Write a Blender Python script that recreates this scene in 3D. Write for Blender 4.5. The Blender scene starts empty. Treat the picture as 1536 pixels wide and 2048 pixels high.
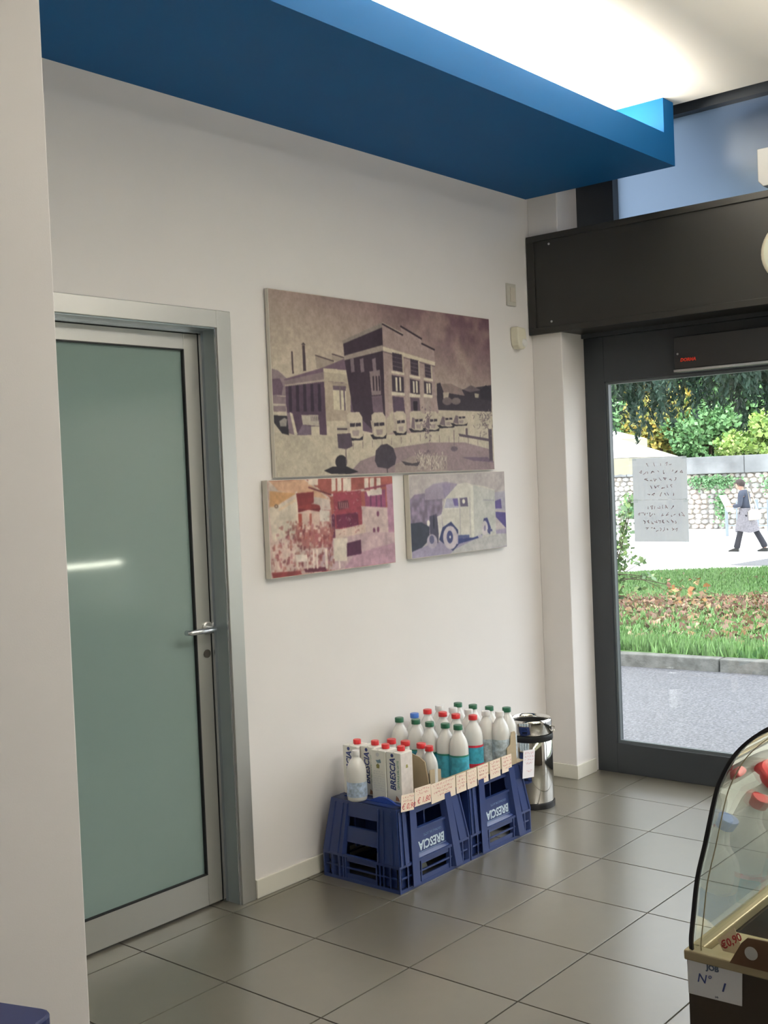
import bpy, math, random
import numpy as np
from mathutils import Vector, Matrix
random.seed(7)
rng = np.random.default_rng(11)
S = bpy.context.scene
COL = S.collection
PI = math.pi

# ------------------------------------------------------------------ camera
YAW, PITCH, ROLL, FPX, EYE = 0.6982417, -0.02964236, -0.04139834, 2282.43, 1.5174
cf = Vector((math.cos(PITCH)*math.cos(YAW), math.cos(PITCH)*math.sin(YAW), math.sin(PITCH)))
cr = cf.cross(Vector((0, 0, 1))).normalized()
cu = cr.cross(cf)
r2 = cr*math.cos(ROLL) + cu*math.sin(ROLL)
u2 = -cr*math.sin(ROLL) + cu*math.cos(ROLL)
cd = bpy.data.cameras.new('camera')
cam = bpy.data.objects.new('camera', cd)
COL.objects.link(cam)
cd.sensor_fit = 'VERTICAL'
cd.sensor_height = 24.0
cd.lens = FPX*24.0/2048.0
cd.clip_start = 0.02
cd.clip_end = 300
M4 = Matrix((r2, u2, -cf)).transposed().to_4x4()
M4.translation = Vector((0, 0, EYE))
cam.matrix_world = M4
S.camera = cam

# ------------------------------------------------------------------ world, lights, exposure
w = bpy.data.worlds.new('overcast')
S.world = w
w.use_nodes = True
wb = w.node_tree.nodes['Background']
wb.inputs[0].default_value = (0.91, 0.94, 1.0, 1)
# standard overcast sky: three times brighter at the zenith than at the horizon
wnt = w.node_tree
wtc = wnt.nodes.new('ShaderNodeTexCoord')
wsx = wnt.nodes.new('ShaderNodeSeparateXYZ')
wmr = wnt.nodes.new('ShaderNodeMapRange')
wmr.inputs['From Min'].default_value = 0.0
wmr.inputs['From Max'].default_value = 1.0
wmr.inputs['To Min'].default_value = 2.5
wmr.inputs['To Max'].default_value = 7.4
wnt.links.new(wtc.outputs['Generated'], wsx.inputs[0])
wnt.links.new(wsx.outputs['Z'], wmr.inputs['Value'])
wnt.links.new(wmr.outputs[0], wb.inputs[1])
S.view_settings.view_transform = 'Standard'
S.view_settings.look = 'None'
S.view_settings.gamma = 1
S.view_settings.use_curve_mapping = False
S.view_settings.exposure = 0.06

def area(name, loc, size, power, color, rot=(0, 0, 0)):
    l = bpy.data.lights.new(name, 'AREA')
    l.shape = 'RECTANGLE'
    l.size, l.size_y = size
    l.energy = power
    l.color = color
    o = bpy.data.objects.new(name, l)
    COL.objects.link(o)
    o.location = loc
    o.rotation_euler = rot
    return o
WARM = (1.0, 0.92, 0.80)
# fluorescent strips lying in the cove of the blue soffit, shining up at the ceiling
for i, cx_ in enumerate((1.75, 2.75, 3.75)):
    area('cove_light', (cx_ + 0.1, 2.46, 2.93), (0.9, 0.10), 48, WARM, (PI, 0, 0))
area('cove_light', (4.50, 2.46, 2.93), (0.30, 0.10), 5, WARM, (PI, 0, 0))
# added up-facing fill lights, out of view, brightening ceiling and upper walls
for x_ in (2.7, 4.1):
    area('fill_light_up', (x_, 0.30, 2.66), (1.2, 0.12), 60, (1.0, 0.925, 0.84), (PI, 0, 0))
# added down-facing fill lights under the ceiling, unseen and without fixtures
for x_, y_ in ((2.5, 0.2), (4.1, 0.2), (2.4, -1.7)):
    area('fill_light_down', (x_, y_, 3.10), (1.1, 0.3), 16, (0.97, 0.98, 1.0))

# ------------------------------------------------------------------ materials
MATS = {}
def s2l(c):
    return tuple(((v/255)/12.92 if v/255 <= 0.04045 else ((v/255+0.055)/1.055)**2.4) for v in c)

def mat(name, col=(0.8, 0.8, 0.8), rough=0.5, metal=0.0, spec=0.5, noise=0.0, nscale=20, bump=0.0, bscale=200,
        emit=None, estr=0, coat=0.0, island=None, objrand=0.0):
    if name in MATS:
        return MATS[name]
    m = bpy.data.materials.new(name)
    m.use_nodes = True
    nt = m.node_tree
    b = nt.nodes['Principled BSDF']
    b.inputs['Base Color'].default_value = (*col, 1)
    b.inputs['Roughness'].default_value = rough
    b.inputs['Metallic'].default_value = metal
    b.inputs['Specular IOR Level'].default_value = spec
    b.inputs['Coat Weight'].default_value = coat
    b.inputs['Coat Roughness'].default_value = 0.27
    if emit:
        b.inputs['Emission Color'].default_value = (*emit, 1)
        b.inputs['Emission Strength'].default_value = estr
    src = None
    if island:
        g = nt.nodes.new('ShaderNodeNewGeometry')
        r = nt.nodes.new('ShaderNodeValToRGB')
        r.color_ramp.interpolation = 'LINEAR'
        n = len(island)
        while len(r.color_ramp.elements) < n:
            r.color_ramp.elements.new(0.5)
        for i, c in enumerate(island):
            r.color_ramp.elements[i].position = i/(n-1)
            r.color_ramp.elements[i].color = (*c, 1)
        nt.links.new(g.outputs['Random Per Island'], r.inputs[0])
        src = r.outputs[0]
        nt.links.new(src, b.inputs['Base Color'])
    if noise > 0 or objrand > 0:
        tc = nt.nodes.new('ShaderNodeTexCoord')
        nz = nt.nodes.new('ShaderNodeTexNoise')
        nz.inputs['Scale'].default_value = nscale
        nz.inputs['Detail'].default_value = 5
        nt.links.new(tc.outputs['Object'], nz.inputs['Vector'])
        mr = nt.nodes.new('ShaderNodeMapRange')
        mr.inputs['From Min'].default_value = 0.3
        mr.inputs['From Max'].default_value = 0.7
        mr.inputs['To Min'].default_value = 1-noise
        mr.inputs['To Max'].default_value = 1+noise
        nt.links.new(nz.outputs['Fac'], mr.inputs['Value'])
        hs = nt.nodes.new('ShaderNodeHueSaturation')
        hs.inputs['Color'].default_value = (*col, 1)
        if src:
            nt.links.new(src, hs.inputs['Color'])
        val = mr.outputs[0]
        if objrand > 0:
            oi = nt.nodes.new('ShaderNodeObjectInfo')
            m2 = nt.nodes.new('ShaderNodeMapRange')
            m2.inputs['To Min'].default_value = 1-objrand
            m2.inputs['To Max'].default_value = 1+objrand
            nt.links.new(oi.outputs['Random'], m2.inputs['Value'])
            mu = nt.nodes.new('ShaderNodeMath')
            mu.operation = 'MULTIPLY'
            nt.links.new(val, mu.inputs[0])
            nt.links.new(m2.outputs[0], mu.inputs[1])
            val = mu.outputs[0]
        nt.links.new(val, hs.inputs['Value'])
        nt.links.new(hs.outputs[0], b.inputs['Base Color'])
    if bump > 0:
        tc = nt.nodes.new('ShaderNodeTexCoord')
        nz = nt.nodes.new('ShaderNodeTexNoise')
        nz.inputs['Scale'].default_value = bscale
        nz.inputs['Detail'].default_value = 4
        nt.links.new(tc.outputs['Object'], nz.inputs['Vector'])
        bp = nt.nodes.new('ShaderNodeBump')
        bp.inputs['Strength'].default_value = bump
        bp.inputs['Distance'].default_value = 0.01
        nt.links.new(nz.outputs['Fac'], bp.inputs['Height'])
        nt.links.new(bp.outputs[0], b.inputs['Normal'])
    MATS[name] = m
    return m

def glass_mat(name, tint=(1, 1, 1), boost=1.0, ior=1.5):
    m = bpy.data.materials.new(name)
    m.use_nodes = True
    nt = m.node_tree
    nt.nodes.clear()
    out = nt.nodes.new('ShaderNodeOutputMaterial')
    tr = nt.nodes.new('ShaderNodeBsdfTransparent')
    tr.inputs[0].default_value = (*tint, 1)
    gl = nt.nodes.new('ShaderNodeBsdfGlossy')
    gl.inputs['Roughness'].default_value = 0.0
    ge = nt.nodes.new('ShaderNodeNewGeometry')
    dt = nt.nodes.new('ShaderNodeVectorMath')
    dt.operation = 'DOT_PRODUCT'
    nt.links.new(ge.outputs['Incoming'], dt.inputs[0])
    nt.links.new(ge.outputs['Normal'], dt.inputs[1])
    def mth(op, a, b=None):
        q = nt.nodes.new('ShaderNodeMath')
        q.operation = op
        for i, v in enumerate((a, b)):
            if v is None: continue
            if isinstance(v, (int, float)): q.inputs[i].default_value = v
            else: nt.links.new(v, q.inputs[i])
        return q
    c_ = mth('ABSOLUTE', dt.outputs['Value'])
    c_ = mth('SUBTRACT', 1.0, c_.outputs[0])
    c_ = mth('POWER', c_.outputs[0], 5.0)
    c_ = mth('MULTIPLY', c_.outputs[0], 0.96)
    fr = mth('ADD', c_.outputs[0], 0.04)
    mu = nt.nodes.new('ShaderNodeMath')
    mu.operation = 'MULTIPLY'
    mu.use_clamp = True
    mu.inputs[1].default_value = boost
    mx = nt.nodes.new('ShaderNodeMixShader')
    nt.links.new(fr.outputs[0], mu.inputs[0])
    nt.links.new(mu.outputs[0], mx.inputs[0])
    nt.links.new(tr.outputs[0], mx.inputs[1])
    nt.links.new(gl.outputs[0], mx.inputs[2])
    nt.links.new(mx.outputs[0], out.inputs[0])
    MATS[name] = m
    return m

def ramp_noise_mat(name, stops, scale, rough=0.8, detail=6, bump=0.2, bscale=60, spec=0.3, stretch=(1, 1, 1)):
    m = bpy.data.materials.new(name)
    m.use_nodes = True
    nt = m.node_tree
    b = nt.nodes['Principled BSDF']
    b.inputs['Roughness'].default_value = rough
    b.inputs['Specular IOR Level'].default_value = spec
    tc = nt.nodes.new('ShaderNodeTexCoord')
    mp = nt.nodes.new('ShaderNodeMapping')
    mp.inputs['Scale'].default_value = stretch
    nt.links.new(tc.outputs['Object'], mp.inputs[0])
    nz = nt.nodes.new('ShaderNodeTexNoise')
    nz.inputs['Scale'].default_value = scale
    nz.inputs['Detail'].default_value = detail
    nt.links.new(mp.outputs[0], nz.inputs['Vector'])
    r = nt.nodes.new('ShaderNodeValToRGB')
    while len(r.color_ramp.elements) < len(stops):
        r.color_ramp.elements.new(0.5)
    for i, (p, c) in enumerate(stops):
        r.color_ramp.elements[i].position = p
        r.color_ramp.elements[i].color = (*c, 1)
    nt.links.new(nz.outputs['Fac'], r.inputs[0])
    nt.links.new(r.outputs[0], b.inputs['Base Color'])
    if bump:
        n2 = nt.nodes.new('ShaderNodeTexNoise')
        n2.inputs['Scale'].default_value = bscale
        nt.links.new(tc.outputs['Object'], n2.inputs['Vector'])
        bp = nt.nodes.new('ShaderNodeBump')
        bp.inputs['Strength'].default_value = bump
        bp.inputs['Distance'].default_value = 0.02
        nt.links.new(n2.outputs['Fac'], bp.inputs['Height'])
        nt.links.new(bp.outputs[0], b.inputs['Normal'])
    MATS[name] = m
    return m

def img_mat(name, arr, rough=0.5, spec=0.3):
    h, wd = arr.shape[:2]
    im = bpy.data.images.new(name, wd, h, alpha=False)
    px = np.ones((h, wd, 4), dtype=np.float32)
    px[..., :3] = np.clip(arr[::-1], 0, 1)
    im.pixels.foreach_set(px.ravel())
    im.update()
    im.pack()
    m = bpy.data.materials.new(name)
    m.use_nodes = True
    nt = m.node_tree
    b = nt.nodes['Principled BSDF']
    b.inputs['Roughness'].default_value = rough
    b.inputs['Specular IOR Level'].default_value = spec
    t = nt.nodes.new('ShaderNodeTexImage')
    t.image = im
    t.extension = 'EXTEND'
    nt.links.new(t.outputs[0], b.inputs['Base Color'])
    MATS[name] = m
    return m

white_wall = mat('white_wall_paint', (0.765, 0.735, 0.715), 0.75, noise=0.015, nscale=3, bump=0.03, bscale=300)
ceil_m = mat('ceiling_paint', (0.78, 0.75, 0.67), 0.8, noise=0.01, nscale=2)
skirting = mat('skirting_cream', (0.70, 0.68, 0.60), 0.35, noise=0.03, nscale=8)
blue_p = mat('blue_soffit_paint', s2l((6, 86, 142)), 0.65, spec=0.25, noise=0.02, nscale=4)
alu = mat('satin_aluminium', (0.50, 0.50, 0.47), 0.38, metal=0.75, noise=0.02, nscale=5)
alu_lt = mat('bright_aluminium', (0.62, 0.64, 0.67), 0.22, metal=0.95)
dark_fr = mat('anthracite_frame', (0.032, 0.038, 0.045), 0.45, noise=0.04, nscale=6, bump=0.02)
dark_box = mat('dark_brown_metal', (0.018, 0.0175, 0.015), 0.42, noise=0.03, nscale=6, bump=0.03)
black = mat('black_plastic', (0.012, 0.012, 0.013), 0.35)
rubber = mat('black_rubber', (0.008, 0.008, 0.010), 0.6)
chrome = mat('polished_steel', (0.72, 0.70, 0.66), 0.07, metal=1.0)
white_pl = mat('white_plastic', (0.75, 0.74, 0.70), 0.4)
cream_pl = mat('cream_plastic', (0.70, 0.66, 0.52), 0.4)
grey_pl = mat('grey_plate', (0.52, 0.50, 0.44), 0.45)
crate_m = mat('navy_crate_plastic', (0.016, 0.034, 0.135), 0.33, spec=0.5, noise=0.06, nscale=12)
letter_w = mat('white_print', (0.55, 0.66, 0.74), 0.5)
card_m = mat('cream_card', (0.86, 0.72, 0.58), 0.7)
cardw_m = mat('white_card', (0.82, 0.78, 0.80), 0.7)
cardboard = mat('brown_cardboard', (0.40, 0.32, 0.21), 0.8, noise=0.06, nscale=15)
red_ink = mat('red_ink', (0.55, 0.05, 0.07), 0.6)
blue_ink = mat('blue_ink', (0.05, 0.08, 0.28), 0.6)
milk = mat('milk_bottle_plastic', (0.74, 0.73, 0.70), 0.22, spec=0.6)
for m_ in (milk,):
    pb_ = m_.node_tree.nodes['Principled BSDF']
    pb_.inputs['Subsurface Weight'].default_value = .5
    pb_.inputs['Subsurface Radius'].default_value = (.03, .03, .03)
    pb_.inputs['Subsurface Scale'].default_value = 1.0
milk2 = mat('cloudy_bottle_plastic', (0.60, 0.60, 0.58), 0.2, spec=0.6)
cap_g = mat('green_cap_plastic', (0.012, 0.11, 0.055), 0.35)
cap_r = mat('red_cap_plastic', (0.55, 0.02, 0.025), 0.35)
cap_b = mat('blue_cap_plastic', (0.04, 0.14, 0.50), 0.35)
cap_w = mat('white_cap_plastic', (0.70, 0.69, 0.68), 0.35)
lab_t = mat('turquoise_label', (0.05, 0.33, 0.45), 0.4, noise=0.35, nscale=45)
lab_g = mat('green_label_edge', (0.02, 0.20, 0.13), 0.4)
lab_r = mat('red_label_edge', (0.60, 0.03, 0.06), 0.4)
lab_s = mat('silver_label', (0.45, 0.52, 0.56), 0.35, noise=0.4, nscale=60)
lab_b = mat('blue_label', (0.05, 0.20, 0.55), 0.4)
lab_p = mat('pale_blue_label', (0.42, 0.52, 0.66), 0.4, noise=0.35, nscale=70)
carton_m = mat('white_carton', (0.80, 0.79, 0.72), 0.4)
carton_s = mat('pale_carton_side', (0.72, 0.66, 0.62), 0.45, noise=0.1, nscale=50)
navy_ink = mat('navy_ink', (0.03, 0.05, 0.20), 0.5)
green_ink = mat('green_ink', (0.05, 0.30, 0.16), 0.5)
brown_case = mat('brown_case_metal', (0.045, 0.033, 0.022), 0.4, noise=0.05, nscale=6)
gold_rim = mat('champagne_rim', (0.42, 0.36, 0.23), 0.48, metal=0.5)
floor_tile = mat('grey_stoneware', (0.118, 0.108, 0.084), 0.30, spec=0.8, coat=0.60, noise=0.03, nscale=14, bump=0.0, bscale=80, objrand=0.05)
grout = mat('dark_grout', (0.055, 0.05, 0.042), 0.85)
clear = glass_mat('clear_glass', (0.97, 0.985, 0.975))
case_glass = glass_mat('case_glass', (0.93, 0.965, 0.94), boost=1.75)

# ------------------------------------------------------------------ mesh helpers
class MB:
    def __init__(s):
        s.v, s.f = [], []
    def add(s, vs, fs, M=None):
        n = len(s.v)
        s.v += [tuple(M @ Vector(v)) if M is not None else tuple(v) for v in vs]
        s.f += [tuple(i+n for i in f) for f in fs]
        return s
    def box(s, x0, y0, z0, x1, y1, z1, M=None):
        return s.add([(x0, y0, z0), (x1, y0, z0), (x1, y1, z0), (x0, y1, z0), (x0, y0, z1), (x1, y0, z1), (x1, y1, z1), (x0, y1, z1)],
                     [(0, 3, 2, 1), (4, 5, 6, 7), (0, 1, 5, 4), (1, 2, 6, 5), (2, 3, 7, 6), (3, 0, 4, 7)], M)
    def hex(s, P):
        return s.add(P, [(0, 3, 2, 1), (4, 5, 6, 7), (0, 1, 5, 4), (1, 2, 6, 5), (2, 3, 7, 6), (3, 0, 4, 7)])
    def lathe(s, prof, n=20, c=(0, 0, 0), sq=0.0, M=None, cap=True):
        vs, fs = [], []
        for r, z in prof:
            for i in range(n):
                a = 2*PI*i/n
                k = 1.0
                if sq > 0:
                    ca, sa = abs(math.cos(a)), abs(math.sin(a))
                    k = (1-sq) + sq/max((ca**4+sa**4)**0.25, 1e-6)*1.0
                vs.append((c[0]+r*k*math.cos(a), c[1]+r*k*math.sin(a), c[2]+z))
        for j in range(len(prof)-1):
            for i in range(n):
                fs.append((j*n+i, j*n+(i+1) % n, (j+1)*n+(i+1) % n, (j+1)*n+i))
        if cap:
            fs.append(tuple(range(n-1, -1, -1)))
            fs.append(tuple((len(prof)-1)*n+i for i in range(n)))
        return s.add(vs, fs, M)
    def tube(s, pts, r, n=8):
        pts = [Vector(p) for p in pts]
        rs = r if isinstance(r, (list, tuple)) else [r]*len(pts)
        base = len(s.v)
        for i, p in enumerate(pts):
            d = (pts[min(i+1, len(pts)-1)]-pts[max(i-1, 0)]).normalized()
            a = d.cross(Vector((0, 0, 1)))
            if a.length < 0.01:
                a = d.cross(Vector((1, 0, 0)))
            a.normalize()
            b = d.cross(a)
            for k in range(n):
                t = 2*PI*k/n
                s.v.append(tuple(p+a*rs[i]*math.cos(t)+b*rs[i]*math.sin(t)))
        for i in range(len(pts)-1):
            for k in range(n):
                s.f.append((base+i*n+k, base+i*n+(k+1) % n, base+(i+1)*n+(k+1) % n, base+(i+1)*n+k))
        s.f.append(tuple(base+k for k in range(n-1, -1, -1)))
        s.f.append(tuple(base+(len(pts)-1)*n+k for k in range(n)))
        return s
    def prism(s, poly, axis, a, b):
        n = len(poly)
        def mk(p, t):
            return {'x': (t, p[0], p[1]), 'y': (p[0], t, p[1]), 'z': (p[0], p[1], t)}[axis]
        vs = [mk(p, a) for p in poly]+[mk(p, b) for p in poly]
        fs = [tuple(range(n-1, -1, -1)), tuple(range(n, 2*n))]
        for i in range(n):
            fs.append((i, (i+1) % n, n+(i+1) % n, n+i))
        return s.add(vs, fs)
    def build(s, name, m, parent=None, bevel=0, smooth=False, loc=None):
        me = bpy.data.meshes.new(name)
        me.from_pydata(s.v, [], s.f)
        me.validate()
        import bmesh
        b = bmesh.new()
        b.from_mesh(me)
        bmesh.ops.recalc_face_normals(b, faces=b.faces)
        b.to_mesh(me)
        b.free()
        if smooth:
            for p in me.polygons:
                p.use_smooth = True
        me.materials.append(m)
        o = bpy.data.objects.new(name, me)
        COL.objects.link(o)
        if parent is not None:
            o.parent = parent
        if loc:
            o.location = loc
        if bevel:
            md = o.modifiers.new('bevel', 'BEVEL')
            md.width = bevel
            md.segments = 2
            md.limit_method = 'ANGLE'
            md.angle_limit = math.radians(40)
        if smooth:
            md = o.modifiers.new('split', 'EDGE_SPLIT')
            md.split_angle = math.radians(50)
        return o

def box(name, m, b, parent=None, bevel=0.0):
    return MB().box(*b).build(name, m, parent, bevel)

def empty(name, loc=(0, 0, 0), rz=0.0):
    o = bpy.data.objects.new(name, None)
    o.empty_display_size = 0.05
    COL.objects.link(o)
    o.location = loc
    o.rotation_euler = (0, 0, rz)
    return o

def tag(o, label=None, cat=None, group=None, kind=None):
    if label: o['label'] = label
    if cat: o['category'] = cat
    if group: o['group'] = group
    if kind: o['kind'] = kind
    return o

def struct(o):
    o['kind'] = 'structure'
    return o

def copy_tree(o, parent=None):
    c = o.copy()
    COL.objects.link(c)
    c.parent = parent
    for ch in list(o.children):
        copy_tree(ch, c)
    return c

def raw_mesh(name, verts, faces, m, parent=None, smooth=False):
    verts = np.asarray(verts, dtype=np.float32)
    faces = np.asarray(faces, dtype=np.int32)
    me = bpy.data.meshes.new(name)
    k = faces.shape[1]
    me.vertices.add(len(verts))
    me.vertices.foreach_set('co', verts.ravel())
    me.loops.add(faces.size)
    me.loops.foreach_set('vertex_index', faces.ravel())
    me.polygons.add(len(faces))
    me.polygons.foreach_set('loop_start', np.arange(0, faces.size, k, dtype=np.int32))
    me.polygons.foreach_set('loop_total', np.full(len(faces), k, dtype=np.int32))
    me.update(calc_edges=True)
    me.materials.append(m)
    o = bpy.data.objects.new(name, me)
    COL.objects.link(o)
    if parent is not None:
        o.parent = parent
    return o

def leaves(name, pts, size, m, parent=None, aspect=0.6, up=None, jitter=0.5, upw=0.0):
    """one small quad leaf per point, turned at random"""
    pts = np.asarray(pts, dtype=np.float64)
    n = len(pts)
    a = rng.normal(size=(n, 3))
    if up is not None:
        a = a*(1-upw) + np.asarray(up)*upw*2
    a /= np.linalg.norm(a, axis=1, keepdims=True)
    b = np.cross(a, rng.normal(size=(n, 3)))
    b /= np.linalg.norm(b, axis=1, keepdims=True)
    sz = size*(1-jitter+2*jitter*rng.random((n, 1)))
    V = np.stack([pts-a*sz*.5, pts+b*sz*.5*aspect, pts+a*sz*.5, pts-b*sz*.5*aspect], axis=1).reshape(-1, 3)
    F = np.arange(4*n).reshape(n, 4)
    return raw_mesh(name, V, F, m, parent)

def text(body, size, M, m, parent, name='lettering', shear=0.0, extrude=0.0003, align='CENTER', sx=1.0, offset=0.0):
    c = bpy.data.curves.new(name, 'FONT')
    c.body = body
    c.size = size
    c.shear = shear
    c.extrude = extrude
    c.align_x = align
    c.align_y = 'CENTER'
    c.resolution_u = 2
    c.offset = offset
    o = bpy.data.objects.new(name, c)
    dg = bpy.context.evaluated_depsgraph_get()
    COL.objects.link(o)
    bpy.context.view_layer.update()
    me = bpy.data.meshes.new_from_object(o.evaluated_get(bpy.context.evaluated_depsgraph_get()))
    COL.objects.unlink(o)
    bpy.data.objects.remove(o)
    me.materials.clear()
    me.materials.append(m)
    me.transform(M @ Matrix.Diagonal((sx, 1, 1, 1)))
    ob = bpy.data.objects.new(name, me)
    COL.objects.link(ob)
    ob.parent = parent
    return ob

def frameM(origin, xdir, ydir):
    x = Vector(xdir).normalized()
    y = Vector(ydir).normalized()
    z = x.cross(y)
    M = Matrix((x, y, z)).transposed().to_4x4()
    M.translation = Vector(origin)
    return M

def scribble(rows, M, width, rowh, m, parent, seed=0, thick=0.0012, amp=0.35, name='handwriting'):
    """rows of hand-drawn strokes, flat ribbons a hair above the paper"""
    rr = random.Random(seed)
    mb = MB()
    for k, frac in enumerate(rows):
        x = -width*frac/2
        y = -k*rowh
        while x < width*frac/2:
            wl = rr.uniform(0.35, 0.7)*rowh
            npt = rr.randint(3, 5)
            pts = []
            for i in range(npt):
                pts.append((x+wl*rr.uniform(0, 1), y+rowh*amp*rr.uniform(-1, 1)))
            for (xa, ya), (xb, yb) in zip(pts, pts[1:]):
                d = math.hypot(xb-xa, yb-ya) or 1e-6
                nx, ny = -(yb-ya)/d*thick/2, (xb-xa)/d*thick/2
                mb.add([(xa+nx, ya+ny, 0), (xb+nx, yb+ny, 0), (xb-nx, yb-ny, 0), (xa-nx, ya-ny, 0)], [(0, 1, 2, 3)], M)
            x += wl*1.15 + (rowh*0.4 if rr.random() < 0.15 else 0)
    return mb.build(name, m, parent)

# ================================================================== SETTING
WY, WX, CZ = 3.061, 5.05, 3.142
# ---- floor: grout bed and every tile a piece of its own
fl = struct(box('floor', grout, (-2.2, -3.1, -0.10, 5.16, 3.25, -0.004)))
gx, gy, T, J = 2.287, 3.030, 0.40, 0.0045
tile_cache = {}
for i in range(-11, 7):
    for j in range(-1, 15):
        x0, x1 = gx+i*T+J/2, gx+(i+1)*T-J/2
        y1, y0 = gy-j*T-J/2, gy-(j+1)*T+J/2
        x0, x1 = max(x0, -2.0), min(x1, 5.10)
        y0, y1 = max(y0, -3.0), min(y1, 3.21 if (1.88 < x0 < 2.74) else 3.056)
        if x1-x0 < 0.01 or y1-y0 < 0.01:
            continue
        key = (round(x1-x0, 3), round(y1-y0, 3))
        if key not in tile_cache:
            hx, hy = key[0]/2, key[1]/2
            t = MB().box(-hx, -hy, -0.004, hx, hy, 0.0).build('tile', floor_tile, fl, bevel=0.0008)
            tile_cache[key] = t
        else:
            t = tile_cache[key].copy()
            COL.objects.link(t)
        t.location = ((x0+x1)/2, (y0+y1)/2, 0)

# ---- walls
DX0, DX1, DZ = 1.93, 2.757, 2.076        # door opening
wl = MB()
wl.box(-2.2, WY, -0.1, DX0, WY+.15, 3.35).box(DX1, WY, -0.1, 5.16, WY+.15, 3.35).box(DX0, WY, DZ, DX1, WY+.15, 3.35)
struct(wl.build('wall_left', white_wall))
struct(box('wall_back', white_wall, (-2.2, -3.1, -0.1, -2.0, WY, 3.35)))
struct(box('wall_right', white_wall, (-2.0, -3.1, -0.1, 5.16, -3.0, 3.35)))
struct(box('wall_front', white_wall, (4.96, -3.0, 0, 5.16, -2.2, 3.35)))
struct(box('wall_pillar', white_wall, (4.842, 2.893, 0, 5.14, WY, 3.35), bevel=0.004))
struct(box('wall_partition', white_wall, (-2.0, 1.80, 0, 1.232, WY, CZ), bevel=0.003))
ce = MB().box(-2.2, -3.1, CZ, 4.865, 3.21, 3.35)
struct(ce.build('ceiling', ceil_m))
struct(box('wall_lintel', dark_fr, (4.865, -3.1, 3.26, 5.20, 3.21, 3.35)))
# ---- skirting
struct(box('baseboard_left', skirting, (2.828, WY-.010, 0, 4.842, WY, .068), bevel=0.002))
struct(box('baseboard_pillar', skirting, (4.833, 2.884, 0, 4.842, WY-.010, .068), bevel=0.002))
struct(box('baseboard_reveal', skirting, (4.842, 2.884, 0, 5.02, 2.893, .068), bevel=0.002))
struct(box('baseboard_partition', skirting, (-2.0, 1.79, 0, 1.232, 1.80, .068), bevel=0.002))

# ---- blue soffit with a cove: bottom plate, fascia, end block
so = struct(empty('ceiling_soffit', (3, 2.6, 2.86)))
def rel(root, b):
    l = root.location
    return (b[0]-l.x, b[1]-l.y, b[2]-l.z, b[3]-l.x, b[4]-l.y, b[5]-l.z)
box('bottom_plate', blue_p, rel(so, (1.232, 2.268, 2.86, 4.83, WY, 2.885)), so)
box('fascia', blue_p, rel(so, (1.232, 2.268, 2.885, 4.73, 2.305, 2.990)), so)
box('end_block', blue_p, rel(so, (4.73, 2.268, 2.885, 4.83, WY, CZ)), so)
tube_m = mat('lamp_tube', (0.9, 0.9, 0.9), 0.3, emit=(1, 0.93, 0.80), estr=5)
for i, cx_ in enumerate((1.85, 2.85, 3.85)):
    t = tag(empty('fluorescent_batten', (cx_, 2.46, 2.885)), 'slim fluorescent batten in the cove above the blue soffit, '+('nearest the white partition', 'in the middle', 'nearest the shop front')[i], 'lamp', 'fluorescent battens in the cove')
    MB().box(-.48, -.025, 0, .48, .025, .02).build('housing', white_pl, t)
    MB().tube([(-.46, 0, .030), (.46, 0, .030)], .008, 8).build('tube', tube_m, t)

for i, x_ in enumerate((2.7, 4.1)):  # made-up hanging bars that house the added up-facing fill lights
    t = tag(empty('added_uplighter', (x_, .30, 2.60)), 'slim white lamp bar added out of view to brighten the ceiling, '+('nearer the back' if i == 0 else 'nearer the shop front'), 'lamp')
    MB().box(-.66, -.07, 0, .66, .07, .04).build('lamp_body', white_pl, t, bevel=.004)
    for sx_ in (-.50, .50):
        MB().tube([(sx_, 0, .04), (sx_, 0, CZ-2.60)], .004, 6).build('hanger', alu, t)

# ---- aluminium door in the left wall
d1 = struct(empty('door_1', (2.34, 3.14, 0)))
def R(b): return rel(d1, b)
fr = MB()
Y0 = WY-.008
fr.box(*R((DX1, Y0, 0, 2.823, WY, 2.138))).box(*R((DX0-.06, Y0, 0, DX0, WY, 2.138))).box(*R((DX0, Y0, DZ, DX1, WY, 2.138)))
fr.build('casing', alu, d1, bevel=0.002)
rv = MB()
rv.box(*R((DX1-.004, WY, 0, DX1, 3.185, DZ))).box(*R((DX0, WY, 0, DX0+.004, 3.185, DZ))).box(*R((DX0+.004, WY, DZ-.004, DX1-.004, 3.185, DZ)))
rv.build('reveal_lining', mat('blue_grey_reveal', (0.36, 0.42, 0.44), 0.35, metal=0.6), d1)
st = MB()
st.box(*R((DX1-.016, 3.125, 0, DX1-.004, 3.140, DZ-.004))).box(*R((DX0+.004, 3.125, DZ-.014, DX1-.016, 3.140, DZ-.004))).box(*R((DX1-.006, WY-.001, 0, DX1-.001, WY+.004, DZ)))
st.build('stop_strip', alu_lt, d1)
lf = MB()
lx0, lx1, lz0, lz1 = 1.945, 2.738, .008, 2.060
lf.box(*R((2.673, 3.140, lz0, lx1, 3.180, lz1))).box(*R((lx0, 3.140, lz0, lx0+.066, 3.180, lz1)))
lf.box(*R((lx0+.066, 3.140, 2.004, 2.673, 3.180, lz1))).box(*R((lx0+.066, 3.140, lz0, 2.673, 3.180, .121)))
leaf = lf.build('leaf_frame', alu, d1, bevel=0.0015)
frost = mat('frosted_teal_glass', (0.200, 0.275, 0.262), 0.06, spec=0.55, noise=0.02, nscale=2)
box('frosted_pane', frost, R((lx0+.066, 3.152, .121, 2.673, 3.160, 2.004)), d1)
gk = MB()
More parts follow.
